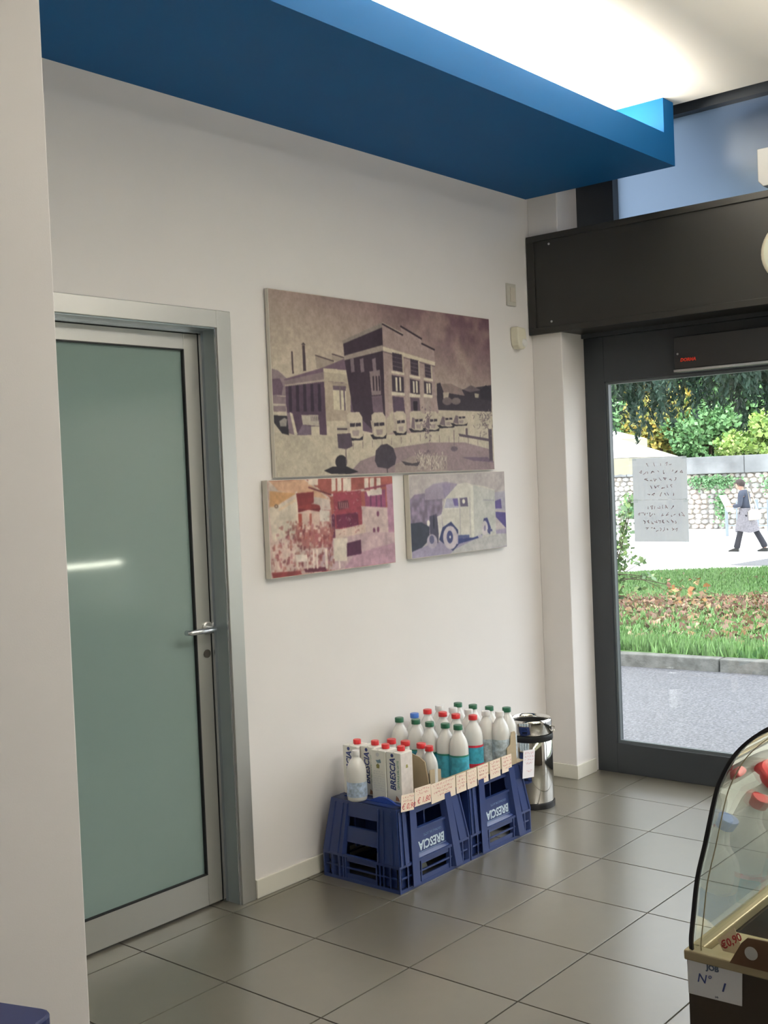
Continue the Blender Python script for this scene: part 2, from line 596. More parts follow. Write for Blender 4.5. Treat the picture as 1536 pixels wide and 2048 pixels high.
gk.box(*R((2.668, 3.1385, .121, 2.673, 3.152, 2.004))).box(*R((lx0+.066, 3.1385, 2.000, 2.673, 3.152, 2.004))).box(*R((lx0+.066, 3.1385, .118, 2.673, 3.152, .122)))
gk.build('gasket', rubber, d1)
gp = MB()
gp.box(*R((lx1, 3.150, 0, DX1-.004, 3.20, lz1))).box(*R((DX0+.004, 3.150, lz1, DX1-.004, 3.20, DZ-.004))).box(*R((DX0+.004, 3.185, 0, DX1, 3.20, .01)))
gp.build('shadow_gap_seal', rubber, d1)
hz, hx = 1.003, 2.722
h = MB()
h.tube([(hx-2.34, 0, hz), (hx-2.34, -.045, hz), (hx-2.34-.008, -.053, hz), (hx-2.34-.115, -.053, hz), (hx-2.34-.122, -.048, hz), (hx-2.34-.122, -.030, hz)], .0095, 12)
hd = h.build('door_handle', alu_lt, d1, smooth=True)
MB().lathe([(.024, 0), (.024, .006), (.020, .008)], 20, M=frameM((hx-2.34, 0, hz), (1, 0, 0), (0, 0, 1)) ).build('handle_rose', alu, hd)
MB().lathe([(.015, 0), (.015, .004)], 20, M=frameM((2.716-2.34, 0, .912), (1, 0, 0), (0, 0, 1))).build('lock_cylinder', mat('dark_steel', (.10, .09, .08), .4, metal=.6), d1)

# ---- glazed entrance in the front wall
d2 = struct(empty('door_2', (WX, 2.4, 0)))
def R2(b): return rel(d2, b)
GY1, GZ0, GZ1 = 2.783, .150, 1.947
GY0 = 1.55
f2 = MB()
f2.box(*R2((5.05, GY1, 0, 5.12, 2.893, 2.17))).box(*R2((5.05, GY0-.10, 0, 5.12, GY0, 2.17)))
f2.box(*R2((5.05, GY0, 0, 5.12, GY1, GZ0))).box(*R2((5.05, GY0, GZ1, 5.12, GY1, 2.17)))
f2.build('door_frame', dark_fr, d2, bevel=0.002)
b2 = MB()
b2.box(*R2((5.062, GY1-.014, GZ0, 5.082, GY1, GZ1))).box(*R2((5.062, GY0, GZ0, 5.082, GY1-.014, GZ0+.014))).box(*R2((5.062, GY0, GZ1-.014, 5.082, GY1-.014, GZ1)))
b2.build('glazing_bead', mat('grey_bead', (.10, .12, .13), .35), d2)
box('glass_pane', clear, R2((5.085, GY0, GZ0, 5.093, GY1, GZ1)), d2)
# further shop window, past the frame of the photograph, lets the daylight in
w2 = struct(empty('window_2', (WX, 0, 0)))
f3 = MB()
bays = ((.40, 1.45), (-2.2, -1.30))
for a, b in bays:
    f3.box(*rel(w2, (5.05, a, 0, 5.12, a+.06, 2.17))).box(*rel(w2, (5.05, b-.06, 0, 5.12, b, 2.17)))
    f3.box(*rel(w2, (5.05, a+.06, 0, 5.12, b-.06, .12))).box(*rel(w2, (5.05, a+.06, 2.05, 5.12, b-.06, 2.17)))
f3.build('window_frame', dark_fr, w2)
for a, b in bays:
    box('glass_pane', clear, rel(w2, (5.085, a+.06, .12, 5.093, b-.06, 2.05)), w2)
struct(box('wall_added_pier', white_wall, (4.96, -1.30, 0, 5.16, .40, 2.17)))  # unseen wall piece added to keep daylight out of the door-glass reflection
# transom of blue translucent panels above the shutter box
w1 = struct(empty('window_1', (WX, 2.6, 2.6)))
f4 = MB()
f4.box(*rel(w1, (5.03, 2.690, 2.17, 5.12, 2.893, 3.26))).box(*rel(w1, (5.03, -2.2, 3.152, 5.12, 2.69, 3.26))).box(*rel(w1, (5.03, -2.2, 2.17, 5.12, 2.69, 2.66)))
f4.build('window_frame', dark_fr, w1)
def film_mat():
    m = bpy.data.materials.new('blue_window_film')
    m.use_nodes = True
    nt = m.node_tree
    nt.nodes.clear()
    out = nt.nodes.new('ShaderNodeOutputMaterial')
    tl = nt.nodes.new('ShaderNodeBsdfTranslucent')
    tl.inputs[0].default_value = (0.50, 0.58, 0.68, 1)
    df = nt.nodes.new('ShaderNodeBsdfDiffuse')
    df.inputs[0].default_value = (0.20, 0.30, 0.48, 1)
    gl = nt.nodes.new('ShaderNodeBsdfGlossy')
    gl.inputs['Roughness'].default_value = 0.25
    gl.inputs[0].default_value = (0.9, 0.95, 1, 1)
    m1 = nt.nodes.new('ShaderNodeMixShader')
    m1.inputs[0].default_value = 0.25
    m2 = nt.nodes.new('ShaderNodeMixShader')
    m2.inputs[0].default_value = 0.05
    nt.links.new(tl.outputs[0], m1.inputs[1]); nt.links.new(df.outputs[0], m1.inputs[2])
    nt.links.new(m1.outputs[0], m2.inputs[1]); nt.links.new(gl.outputs[0], m2.inputs[2])
    nt.links.new(m2.outputs[0], out.inputs[0])
    return m
box('blue_pane', film_mat(), rel(w1, (5.085, -2.2, 2.66, 5.093, 2.69, 3.152)), w1)
# roller shutter box
sb = tag(empty('shutter_box', (4.93, 0.4, 2.19)), 'long dark brown metal shutter box above the glazed entrance', 'shutter box')
sc = MB()
sc.prism([(-.112, -2.55), (.098, -2.55), (.098, 2.490), (-.090, 2.490), (-.090, 2.660), (-.112, 2.660)], 'z', 0, .48)
sc.build('housing', dark_box, sb)
fp = MB()   # raised border round the recessed cover
fp.box(-.120, -2.55, 0, -.112, 2.655, .030).box(-.120, -2.55, .450, -.112, 2.655, .480).box(-.120, 2.615, .030, -.112, 2.655, .450)
fp.build('border_trim', dark_box, sb, bevel=0.002)
for z_ in (.055, .43):
    MB().lathe([(.006, 0), (.006, .002), (.003, .004)], 10, M=frameM((-.112, 2.53, z_), (0, 1, 0), (0, 0, -1))).build('screw', mat('screw_steel', (.6, .6, .6), .3, metal=1), sb)
# operator of the automatic door
op = tag(empty('door_operator', (5.0, 1.6, 1.965)), 'black automatic door operator bar with a red logo above the door glass', 'door opener')
MB().box(-.045, -.8, 0, .048, .765, .150).build('cover', black, op, bevel=0.004)
MB().box(-.050, -.8, -.012, .048, .765, -.002).build('lower_rail', alu_lt, op)
text('DORMA', .021, frameM((-.0462, .695, .040), (0, -1, 0), (0, 0, 1)), mat('red_logo', (.65, .03, .01), .4), op, 'logo', shear=.2, offset=.001)
MB().lathe([(.005, 0), (.005, .002)], 8, M=frameM((-.046, .745, .070), (0, 1, 0), (0, 0, -1))).build('screw', MATS['screw_steel'], op)
# unseen overhang and board, added outside to shade the blue transom
struct(box('trim_shade_eaves', mat('grey_render', (.45, .45, .44), .8), (5.20, -4, 3.18, 5.55, 2.35, 3.4)))
struct(box('trim_shade_board', mat('dark_shade_board', (.05, .06, .08), .5), (5.22, -4, 2.80, 5.45, 2.15, 3.12)))
struct(box('trim_threshold', mat('stone_sill', (.35, .35, .34), .6), (5.16, -3.1, -.16, 5.30, 3.3, -.01)))
# things on the wall beside the box
sw = tag(empty('wall_plate', (4.660, WY, 2.375)), 'flat grey-beige wall plate, the upper of two fittings near the corner', 'wall plate')
MB().box(-.038, -.010, -.053, .038, 0, .053).build('plate', grey_pl, sw, bevel=0.002)
MB().box(-.015, -.014, -.035, .028, -.010, .035).build('rocker', mat('beige_rocker', (.58, .53, .45), .5), sw, bevel=0.001)
ss = tag(empty('motion_sensor', (4.690, WY, 2.165)), 'cream rounded motion sensor on the wall below the flat plate', 'sensor')
MB().prism([(-.042, .055), (.030, .050), (.038, -.01), (.036, -.035), (.015, -.052), (-.020, -.052), (-.036, -.035), (-.042, 0)], 'y', -.045, 0).build('body', cream_pl, ss, bevel=0.008)
MB().lathe([(.020, 0), (.018, .006), (.010, .011), (.002, .013)], 16, M=frameM((.012, -.045, -.022), (1, 0, 0), (0, 0, 1))).build('lens', white_pl, ss, smooth=True)
# white fittings cut by the right edge
em = tag(empty('emergency_lamp', (4.995, 1.872, 2.77)), 'white box-shaped lamp with slanting underside on the blue panel above the shutter box', 'lamp')
MB().prism([(-.16, .12), (.072, .12), (.072, -.02), (.05, -.045), (-.16, -.045)], 'x', -.035, .032).build('lamp_body', white_pl, em, bevel=0.004)
ck = tag(empty('wall_clock', (4.797, 1.743, 2.40)), 'cream round dial on the face of the dark shutter box', 'clock')
MB().lathe([(.13, 0), (.135, .008), (.13, .016), (.12, .018)], 40, M=frameM((.012, 0, 0), (0, 1, 0), (0, 0, -1))).build('dial_case', cream_pl, ck, smooth=True)
MB().lathe([(.118, .0185), (.118, .0195)], 40, M=frameM((.012, 0, 0), (0, 1, 0), (0, 0, -1))).build('dial', mat('dial_paper', (.72, .74, .60), .5), ck)

# ================================================================== PICTURES ON THE WALL
class Art:
    """paints a flat print: shapes given as points inside the quadrilateral `quad` (TL, TR, BR, BL) that the print fills"""
    def __init__(s, W, H, quad, gain):
        s.W, s.H = W, H
        s.a = np.zeros((H, W, 3), dtype=np.float32)
        A, bb = [], []
        for (x, y), (u, v) in zip(quad, ((0, 0), (W, 0), (W, H), (0, H))):
            A += [[x, y, 1, 0, 0, 0, -u*x, -u*y], [0, 0, 0, x, y, 1, -v*x, -v*y]]
            bb += [u, v]
        s.h = np.append(np.linalg.solve(np.array(A, float), np.array(bb, float)), 1).reshape(3, 3)
        s.yy, s.xx = np.mgrid[0:H, 0:W].astype(np.float32)
        s.gain = gain
        s.soft = 3
        s.fade = 0.0
    def m(s, p):
        q = s.h @ np.array([p[0], p[1], 1.0])
        return q[0]/q[2], q[1]/q[2]
    def mask(s, pts):
        P = [s.m(p) for p in pts]
        k = np.zeros((s.H, s.W), bool)
        for (x0, y0), (x1, y1) in zip(P, P[1:]+P[:1]):
            if y0 == y1: continue
            c = ((y0 > s.yy) != (y1 > s.yy)) & (s.xx < (x1-x0)*(s.yy-y0)/(y1-y0)+x0)
            k ^= c
        return k
    def poly(s, pts, c, al=1.0):
        k = s.mask(pts)
        s.a[k] = s.a[k]*(1-al)+np.array(c, np.float32)*al
        return s
    def line(s, a, b, wd, c, al=1.0):
        dx, dy = b[0]-a[0], b[1]-a[1]
        d = math.hypot(dx, dy) or 1
        nx, ny = -dy/d*wd/2, dx/d*wd/2
        return s.poly([(a[0]+nx, a[1]+ny), (b[0]+nx, b[1]+ny), (b[0]-nx, b[1]-ny), (a[0]-nx, a[1]-ny)], c, al)
    def ell(s, c, rx, ry, col, al=1.0):
        return s.poly([(c[0]+rx*math.cos(t*PI/12), c[1]+ry*math.sin(t*PI/12)) for t in range(24)], col, al)
    def noise(s, cells, seed):
        r = np.random.default_rng(seed)
        gyn, gxn = max(2, int(s.H/cells)+2), max(2, int(s.W/cells)+2)
        g = r.random((gyn, gxn)).astype(np.float32)
        fy, fx = s.yy/cells, s.xx/cells
        iy, ix = fy.astype(int), fx.astype(int)
        ty, tx = fy-iy, fx-ix
        ty, tx = ty*ty*(3-2*ty), tx*tx*(3-2*tx)
        iy2, ix2 = np.minimum(iy+1, gyn-1), np.minimum(ix+1, gxn-1)
        return g[iy, ix]*(1-ty)*(1-tx)+g[iy, ix2]*(1-ty)*tx+g[iy2, ix]*ty*(1-tx)+g[iy2, ix2]*ty*tx
    def out(s):
        g = s.a.copy()
        k = np.array([.25, .5, .25], np.float32)
        g = g*(1-s.fade)+g.mean(axis=2, keepdims=True)*s.fade
        for ax in (0, 1)*s.soft:
            g = sum(np.roll(g, d, ax)*k[d+1] for d in (-1, 0, 1))
        return np.clip(g*s.gain/255.0, 0, 1)

def plant(a):
    W, H = a.W, a.H
    u, v = a.xx/W, a.yy/H
    base = np.stack([166-40*u*(1-v)-34*(1-v)**3, 157-48*u*(1-v)-40*(1-v)**3, 141-34*u*(1-v)-30*(1-v)**3], -1)
    cl = .5*a.noise(120, 1)+.3*a.noise(55, 2)+.2*a.noise(25, 3)
    dark = np.clip((u-.38)*2.0, 0, 1)*np.clip(1.25-v*2.2, 0, 1)*np.clip((.60-cl)*5, 0, 1)
    base = base*(1-dark[..., None]*.55)+np.array([72, 52, 66])*dark[..., None]*.55
    lite = np.clip((cl-.5)*4, 0, 1)*np.clip((u-.5)*3, 0, 1)*np.clip(1.3-v*1.8, 0, 1)
    a.a = (base*(1-lite[..., None]*.35)+np.array([168, 155, 138])*lite[..., None]*.35).astype(np.float32)
    P, L, E = a.poly, a.line, a.ell
    # yard and garden
    P([(90, 790), (400, 880), (760, 880), (1040, 745), (1360, 740), (1380, 1090), (90, 1130)], (158, 149, 134))
    P([(100, 860), (220, 885), (300, 890), (480, 1090), (115, 1125)], (152, 144, 130))
    P([(530, 1105), (600, 1030), (800, 955), (1000, 925), (1200, 925), (1345, 965), (1380, 1090)], (120, 105, 108))
    P([(800, 1050), (900, 1000), (1100, 1000), (1100, 1090), (800, 1095)], (128, 116, 112))
    P([(1180, 1010), (1330, 1010), (1370, 1040), (1250, 1030)], (92, 78, 92))
    # background trees and houses
    P([(92, 500), (130, 510), (185, 560), (180, 655), (92, 655)], (112, 100, 104))
    P([(92, 560), (140, 555), (160, 600), (150, 650), (92, 650)], (82, 68, 80))
    P([(95, 655), (175, 660), (175, 745), (95, 745)], (108, 95, 100)); P([(98, 700), (172, 702), (172, 712), (98, 712)], (150, 142, 130))
    P([(96, 765), (185, 770), (190, 880), (150, 870), (98, 800)], (42, 40, 46)); P([(135, 800), (165, 780), (180, 790), (175, 830), (140, 830)], (120, 116, 112))
    P([(1040, 590), (1060, 585), (1080, 640), (1350, 600), (1352, 750), (1042, 740)], (50, 44, 52))
    P([(1065, 592), (1120, 590), (1180, 620), (1200, 660), (1080, 640)], (112, 98, 96))
    P([(1075, 640), (1110, 640), (1105, 680), (1080, 690)], (140, 130, 118)); P([(1190, 625), (1235, 600), (1290, 628), (1230, 640)], (88, 78, 82))
    P([(1285, 630), (1320, 600), (1350, 625), (1352, 690), (1290, 680)], (40, 36, 44)); P([(1255, 645), (1280, 650), (1278, 672), (1258, 670)], (135, 128, 115))
    E((1100, 690), 28, 22, (92, 82, 84)); E((1150, 690), 26, 20, (98, 88, 88))
    # chimneys
    L((211, 402), (217, 530), 9, (62, 52, 56)); L((278, 368), (284, 515), 16, (60, 50, 55)); P([(265, 365), (278, 352), (292, 368)], (55, 48, 52))
    # saw-tooth roofs
    P([(345, 425), (450, 460), (450, 500), (352, 500)], (128, 118, 110)); L((345, 425), (452, 460), 6, (60, 50, 56))
    P([(440, 418), (515, 440), (515, 470), (445, 455)], (128, 118, 110)); L((440, 418), (515, 442), 6, (60, 50, 56))
    # low wing
    P([(165, 560), (390, 495), (515, 445), (660, 500), (670, 560), (395, 600), (165, 585)], (92, 76, 88))
    P([(172, 575), (395, 560), (410, 880), (240, 872), (178, 745)], (70, 56, 70))
    for i in range(5):
        x = 190+i*42; P([(x, 590), (x+16, 588), (x+20, 745), (x+2, 745)], (46, 38, 50))
    P([(165, 568), (395, 520), (395, 568), (170, 600)], (110, 97, 100)); P([(168, 592), (395, 562), (395, 575), (170, 602)], (140, 130, 122))
    P([(390, 498), (560, 515), (680, 545), (680, 560), (556, 540), (392, 520)], (165, 156, 138))
    P([(392, 520), (556, 540), (550, 585), (395, 572)], (148, 138, 124)); P([(550, 545), (665, 560), (665, 600), (548, 585)], (102, 88, 94))
    P([(395, 572), (548, 590), (540, 870), (408, 882)], (142, 130, 118)); P([(408, 800), (525, 800), (530, 880), (408, 882)], (160, 150, 135))
    P([(445, 598), (520, 603), (522, 740), (450, 735)], (168, 160, 142)); P([(445, 598), (520, 603), (520, 628), (446, 622)], (88, 76, 86)); L((485, 605), (490, 735), 7, (100, 88, 92)); L((508, 605), (514, 740), 8, (82, 70, 82))
    P([(440, 578), (522, 588), (522, 602), (440, 592)], (130, 120, 112))
    P([(548, 600), (668, 612), (672, 870), (545, 840)], (80, 66, 80))
    for x in (565, 590, 612): P([(x, 615), (x+12, 615), (x+16, 750), (x+4, 750)], (108, 94, 100))
    P([(545, 592), (625, 600), (630, 612), (545, 606)], (120, 108, 106))
    # stairs parapets
    P([(178, 750), (210, 755), (225, 880), (190, 870)], (108, 94, 102)); P([(195, 748), (212, 756), (240, 882), (222, 880)], (164, 155, 140))
    P([(262, 765), (360, 765), (366, 830), (270, 820)], (150, 142, 132)); P([(268, 820), (318, 830), (322, 880), (235, 880)], (96, 84, 96)); P([(318, 830), (366, 832), (368, 882), (320, 884)], (165, 156, 140))
    for i in range(5): L((318+i*10, 772), (320+i*10, 800), 3, (80, 70, 80))
    # tall block: shaded side
    P([(505, 350), (728, 255), (750, 870), (668, 850), (560, 740), (515, 470)], (52, 42, 52))
    P([(500, 345), (722, 245), (735, 268), (505, 362)], (118, 110, 106)); P([(510, 430), (730, 370), (735, 402), (512, 455)], (128, 118, 112))
    for x in (545, 600, 670): P([(x, 450), (x+20, 442), (x+26, 520), (x+6, 525)], (104, 92, 98))
    P([(655, 520), (715, 510), (722, 650), (668, 655)], (112, 100, 102))
    for x in (672, 690, 706): P([(x, 545), (x+8, 545), (x+12, 628), (x+4, 630)], (50, 40, 50))
    P([(668, 660), (725, 655), (735, 760), (675, 750)], (92, 78, 88))
    # tall block: lit front with stepped parapet
    P([(728, 255), (845, 318), (832, 268), (952, 335), (955, 368), (1026, 402), (1030, 600), (1050, 745), (1050, 860), (748, 880)], (136, 120, 118))
    for a_, b_ in (((728, 250), (848, 316)), ((832, 264), (955, 338)), ((952, 362), (1028, 400))): L(a_, b_, 9, (44, 36, 44))
    L((728, 243), (848, 308), 5, (150, 142, 132))
    P([(733, 378), (1030, 468), (1030, 488), (733, 402)], (172, 162, 146)); L((733, 407), (1030, 494), 4, (84, 72, 78))
    dk, lt = (58, 50, 60), (176, 168, 152)
    for x, y, wd, hh, sk in ((785, 412, 62, 100, 14), (888, 448, 50, 88, 12), (970, 478, 40, 74, 10)):
        P([(x, y), (x+wd, y+sk), (x+wd+3, y+sk+hh), (x+4, y+hh)], dk)
        for t in (.25, .5, .75): L((x+2, y+hh*t), (x+wd, y+sk+hh*t), 3, (98, 88, 94))
        P([(x+wd-6, y+sk), (x+wd+2, y+sk), (x+wd+6, y+sk+hh), (x+wd-2, y+sk+hh)], (150, 140, 128))
        P([(x-4, y+hh+4), (x+wd+8, y+hh+sk+2), (x+wd+8, y+hh+sk+16), (x-4, y+hh+18)], lt)
    for x, y, wd, hh in ((783, 540, 68, 92), (886, 562, 54, 80), (966, 575, 44, 70)):
        P([(x, y), (x+wd, y+12), (x+wd+2, y+12+hh), (x+3, y+hh)], dk)
        for t in (.30, .62): P([(x+wd*t, y+12), (x+wd*t+10, y+14), (x+wd*t+13, y+hh), (x+wd*t+3, y+hh)], lt)
        P([(x-3, y+hh+2), (x+wd+6, y+hh+10), (x+wd+6, y+hh+26), (x-3, y+hh+22)], (180, 172, 156))
    P([(786, 660), (850, 668), (858, 755), (792, 750)], (72, 60, 74)); P([(888, 668), (940, 672), (946, 745), (892, 745)], (82, 70, 80)); P([(905, 690), (930, 690), (930, 745), (908, 745)], (40, 34, 42)); P([(970, 670), (1005, 672), (1012, 745), (975, 745)], (132, 120, 116))
    for x in (772, 868, 955): P([(x-8, 500), (x+8, 505), (x+14, 780), (x-6, 790)], (150, 136, 128), .6)
    P([(750, 790), (790, 740), (800, 860), (752, 880)], (150, 140, 126))
    # vans in a row
    for x, y, wd, hh, sh in ((525, 750, 88, 160, 6), (665, 752, 82, 150, 6), (795, 745, 68, 135, 0), (885, 745, 82, 118, -10), (965, 748, 86, 112, -14), (1048, 750, 90, 90, -18), (1125, 745, 86, 84, -18)):
        P([(x-6, y+hh*.85), (x+wd+6, y+hh*.8), (x+wd+2, y+hh), (x+10, y+hh+4)], (34, 30, 38))
        P([(x, y+hh*.1), (x+wd*.2, y), (x+wd*.8, y), (x+wd, y+hh*.18), (x+wd+4, y+hh*.85), (x+wd*.8, y+hh*.95), (x+wd*.25, y+hh*.92), (x+6, y+hh*.8)], (158, 148, 134))
        P([(x+2+sh*-1.2, y+hh*.3), (x+wd*.22-sh, y+hh*.35), (x+wd*.25-sh, y+hh*.9), (x+8, y+hh*.8)], (98, 86, 92) if sh < 0 else (140, 130, 120))
        P([(x+wd*.25-sh, y+hh*.40), (x+wd*.90, y+hh*.38), (x+wd*.91, y+hh*.50), (x+wd*.27-sh, y+hh*.53)], (46, 40, 50)); L((x+wd*.58-sh*.5, y+hh*.36), (x+wd*.58-sh*.5, y+hh*.56), 4, (150, 140, 130))
        P([(x+wd*.36-sh*.6, y+hh*.66), (x+wd*.80, y+hh*.64), (x+wd*.76, y+hh*.86), (x+wd*.42-sh*.5, y+hh*.86)], (118, 106, 108), .7)
    P([(465, 830), (525, 830), (528, 862), (468, 862)], (150, 142, 130)); L((468, 846), (526, 846), 10, (60, 52, 60))
    # fences
    for x in range(560, 1300, 55):
        yv = 955-(x-560)*.12 if x < 960 else 905+(x-960)*.09
        L((x, yv-30), (x+1, yv+10), 3, (110, 98, 98))
    # clipped trees with shadows
    P([(390, 1085), (440, 1062), (520, 1060), (590, 1092), (540, 1105), (430, 1103)], (36, 32, 38)); E((490, 1035), 34, 40, (38, 34, 40))
    P([(468, 875), (545, 870), (556, 945), (520, 962), (474, 955)], (70, 60, 70)); L((517, 955), (520, 1050), 5, (84, 72, 76))
    P([(684, 1030), (690, 970), (720, 938), (755, 932), (790, 955), (808, 1010), (800, 1050), (760, 1075), (700, 1065)], (56, 50, 58)); L((755, 1070), (756, 1100), 5, (66, 56, 62))
    n1 = a.noise(3, 9)
    r = random.Random(3)
    for _ in range(150):
        x, y = r.uniform(920, 1090), r.uniform(990, 1085)
        L((x, y), (x+r.uniform(-8, 8), y-r.uniform(8, 24)), 3, r.choice([(158, 148, 136), (96, 84, 90), (170, 160, 146)]))
    P([(835, 1030), (900, 1045), (945, 1035), (930, 1060), (860, 1055)], (58, 52, 58))
    for _ in range(60):
        x, y = r.gauss(985, 12), r.uniform(720, 990); L((x, y), (x+r.uniform(-10, 10), y+10), 5, r.choice([(92, 78, 86), (112, 98, 102)]))
    L((1138, 855), (1140, 960), 4, (100, 88, 92)); E((1140, 962), 20, 14, (82, 72, 80))
    L((1345, 850), (1352, 1030), 20, (62, 54, 62))
    for _ in range(90):
        x, y = r.gauss(1315, 30), r.uniform(745, 900); L((x, y), (x+r.uniform(-16, 16), y+r.uniform(-20, 20)), 3, r.choice([(84, 74, 80), (110, 98, 98)]))
    P([(1165, 875), (1340, 905), (1340, 920), (1170, 890)], (70, 60, 70)); L((1210, 845), (1212, 885), 12, (80, 68, 74))
    n2, n3, n4 = a.noise(9, 21), a.noise(26, 22), a.noise(80, 23)
    a.a *= (0.84+.09*n1+.10*n2+.07*n3+.08*n4)[..., None]

def machinery(a):
    W, H = a.W, a.H
    u, v = a.xx/W, a.yy/H
    a.a = np.stack([178-10*u, 160-14*v+0*u, 146+8*u-10*v], -1).astype(np.float32)
    P, L, E = a.poly, a.line, a.ell
    red, mag, mar, crm = (150, 62, 52), (140, 62, 78), (100, 38, 52), (190, 176, 160)
    P([(75, 1140), (270, 1130), (420, 1250), (130, 1200)], (186, 142, 112)); P([(80, 1200), (230, 1215), (110, 1290), (80, 1290)], (178, 130, 84))
    P([(75, 1300), (240, 1240), (240, 1440), (100, 1480)], (180, 166, 148))
    P([(280, 1130), (790, 1120), (785, 1330), (430, 1340), (420, 1240)], (148, 74, 66))
    for x in (432, 465, 498, 520, 620, 652, 690): P([(x, 1130), (x+24, 1128), (x+24, 1200), (x, 1206)], (196, 180, 164))
    L((420, 1228), (620, 1198), 14, (180, 160, 150)); L((620, 1195), (785, 1165), 12, (124, 52, 70))
    P([(440, 1215), (600, 1200), (605, 1410), (450, 1420)], (140, 52, 66)); P([(455, 1340), (580, 1325), (585, 1405), (460, 1415)], (98, 34, 60))
    P([(465, 1265), (525, 1255), (530, 1300), (470, 1310)], (90, 44, 56))
    for i in range(5): L((475+i*11, 1268), (480+i*11, 1304), 4, (170, 120, 116))
    P([(620, 1210), (740, 1195), (742, 1300), (625, 1305)], (128, 60, 92)); P([(630, 1205), (720, 1190), (720, 1225), (640, 1235)], (190, 176, 166))
    for x in (655, 688, 715): L((x, 1230), (x, 1300), 8, (92, 44, 76))
    P([(600, 1290), (755, 1300), (755, 1450), (620, 1470)], (176, 152, 148)); P([(745, 1170), (790, 1160), (792, 1450), (755, 1455)], (156, 110, 132))
    for x, y in ((695, 1335), (672, 1430), (695, 1425)): E((x, y), 7, 16, (110, 54, 84))
    P([(420, 1440), (790, 1440), (790, 1620), (350, 1660)], (166, 138, 142)); P([(560, 1560), (790, 1500), (790, 1620), (500, 1640)], (160, 122, 138))
    P([(430, 1430), (620, 1390), (625, 1440), (440, 1480)], (184, 158, 144)); P([(440, 1470), (520, 1470), (515, 1600), (440, 1600)], (192, 178, 162))
    P([(515, 1500), (595, 1480), (598, 1560), (515, 1575)], (76, 36, 62))
    P([(345, 1310), (430, 1310), (425, 1480), (350, 1480)], (158, 104, 100)); P([(430, 1340), (448, 1330), (450, 1470), (432, 1470)], (92, 38, 66))
    # big drum
    P([(235, 1285), (300, 1272), (365, 1300), (360, 1420), (245, 1425)], (178, 150, 136)); P([(240, 1330), (262, 1330), (262, 1420), (245, 1420)], red)
    P([(305, 1330), (318, 1330), (318, 1420), (305, 1420)], (150, 80, 70)); P([(230, 1290), (300, 1270), (368, 1296), (366, 1320), (300, 1308), (235, 1325)], (104, 34, 40)); E((300, 1290), 66, 16, (128, 48, 48))
    P([(362, 1310), (420, 1315), (418, 1375), (365, 1375)], (188, 176, 164))
    L((130, 1310), (230, 1250), 14, (190, 164, 136)); L((232, 1205), (240, 1440), 10, (196, 180, 160)); L((345, 1180), (425, 1260), 8, (186, 160, 140)); L((300, 1180), (430, 1225), 8, (96, 40, 48))
    P([(230, 1215), (330, 1205), (330, 1270), (240, 1290)], (120, 44, 46)); P([(300, 1130), (355, 1130), (355, 1170), (300, 1165)], (196, 178, 160))
    P([(225, 1420), (440, 1420), (430, 1520), (240, 1530)], (146, 88, 86))
    r = random.Random(5)
    cs = [(176, 152, 138), (120, 50, 50), (150, 84, 74), (92, 36, 44), (196, 180, 164), (140, 70, 78)]
    for _ in range(430):
        x, y = r.uniform(95, 440), r.uniform(1370, 1650)
        if x < 200 and y < 1440 and r.random() < .6: continue
        L((x, y), (x+r.uniform(-6, 6), y+r.uniform(8, 34)), r.uniform(5, 16), r.choice(cs), .55)
    P([(90, 1660), (250, 1650), (260, 1670), (100, 1695)], (124, 48, 50)); P([(270, 1640), (400, 1630), (395, 1655), (280, 1660)], (90, 36, 52))
    for x in (325, 345, 395, 400): L((x, 1530), (x+3, 1640), 9, (198, 180, 168))
    P([(225, 1560), (290, 1560), (290, 1600), (230, 1600)], (200, 186, 174)); L((235, 1600), (235, 1640), 5, crm); L((290, 1600), (292, 1645), 5, crm)
    L((470, 1590), (474, 1640), 8, (200, 182, 176)); E((118, 1287), 11, 12, (96, 74, 62)); E((118, 1287), 5, 6, (170, 150, 130))
    for _ in range(120):
        x, y = r.uniform(380, 610), r.uniform(1200, 1460)
        L((x, y), (x+r.uniform(-14, 14), y+r.uniform(-14, 14)), 3, r.choice(cs), .6)
    a.a *= (0.78+.10*a.noise(3, 4)+.14*a.noise(12, 5)+.14*a.noise(40, 6))[..., None]

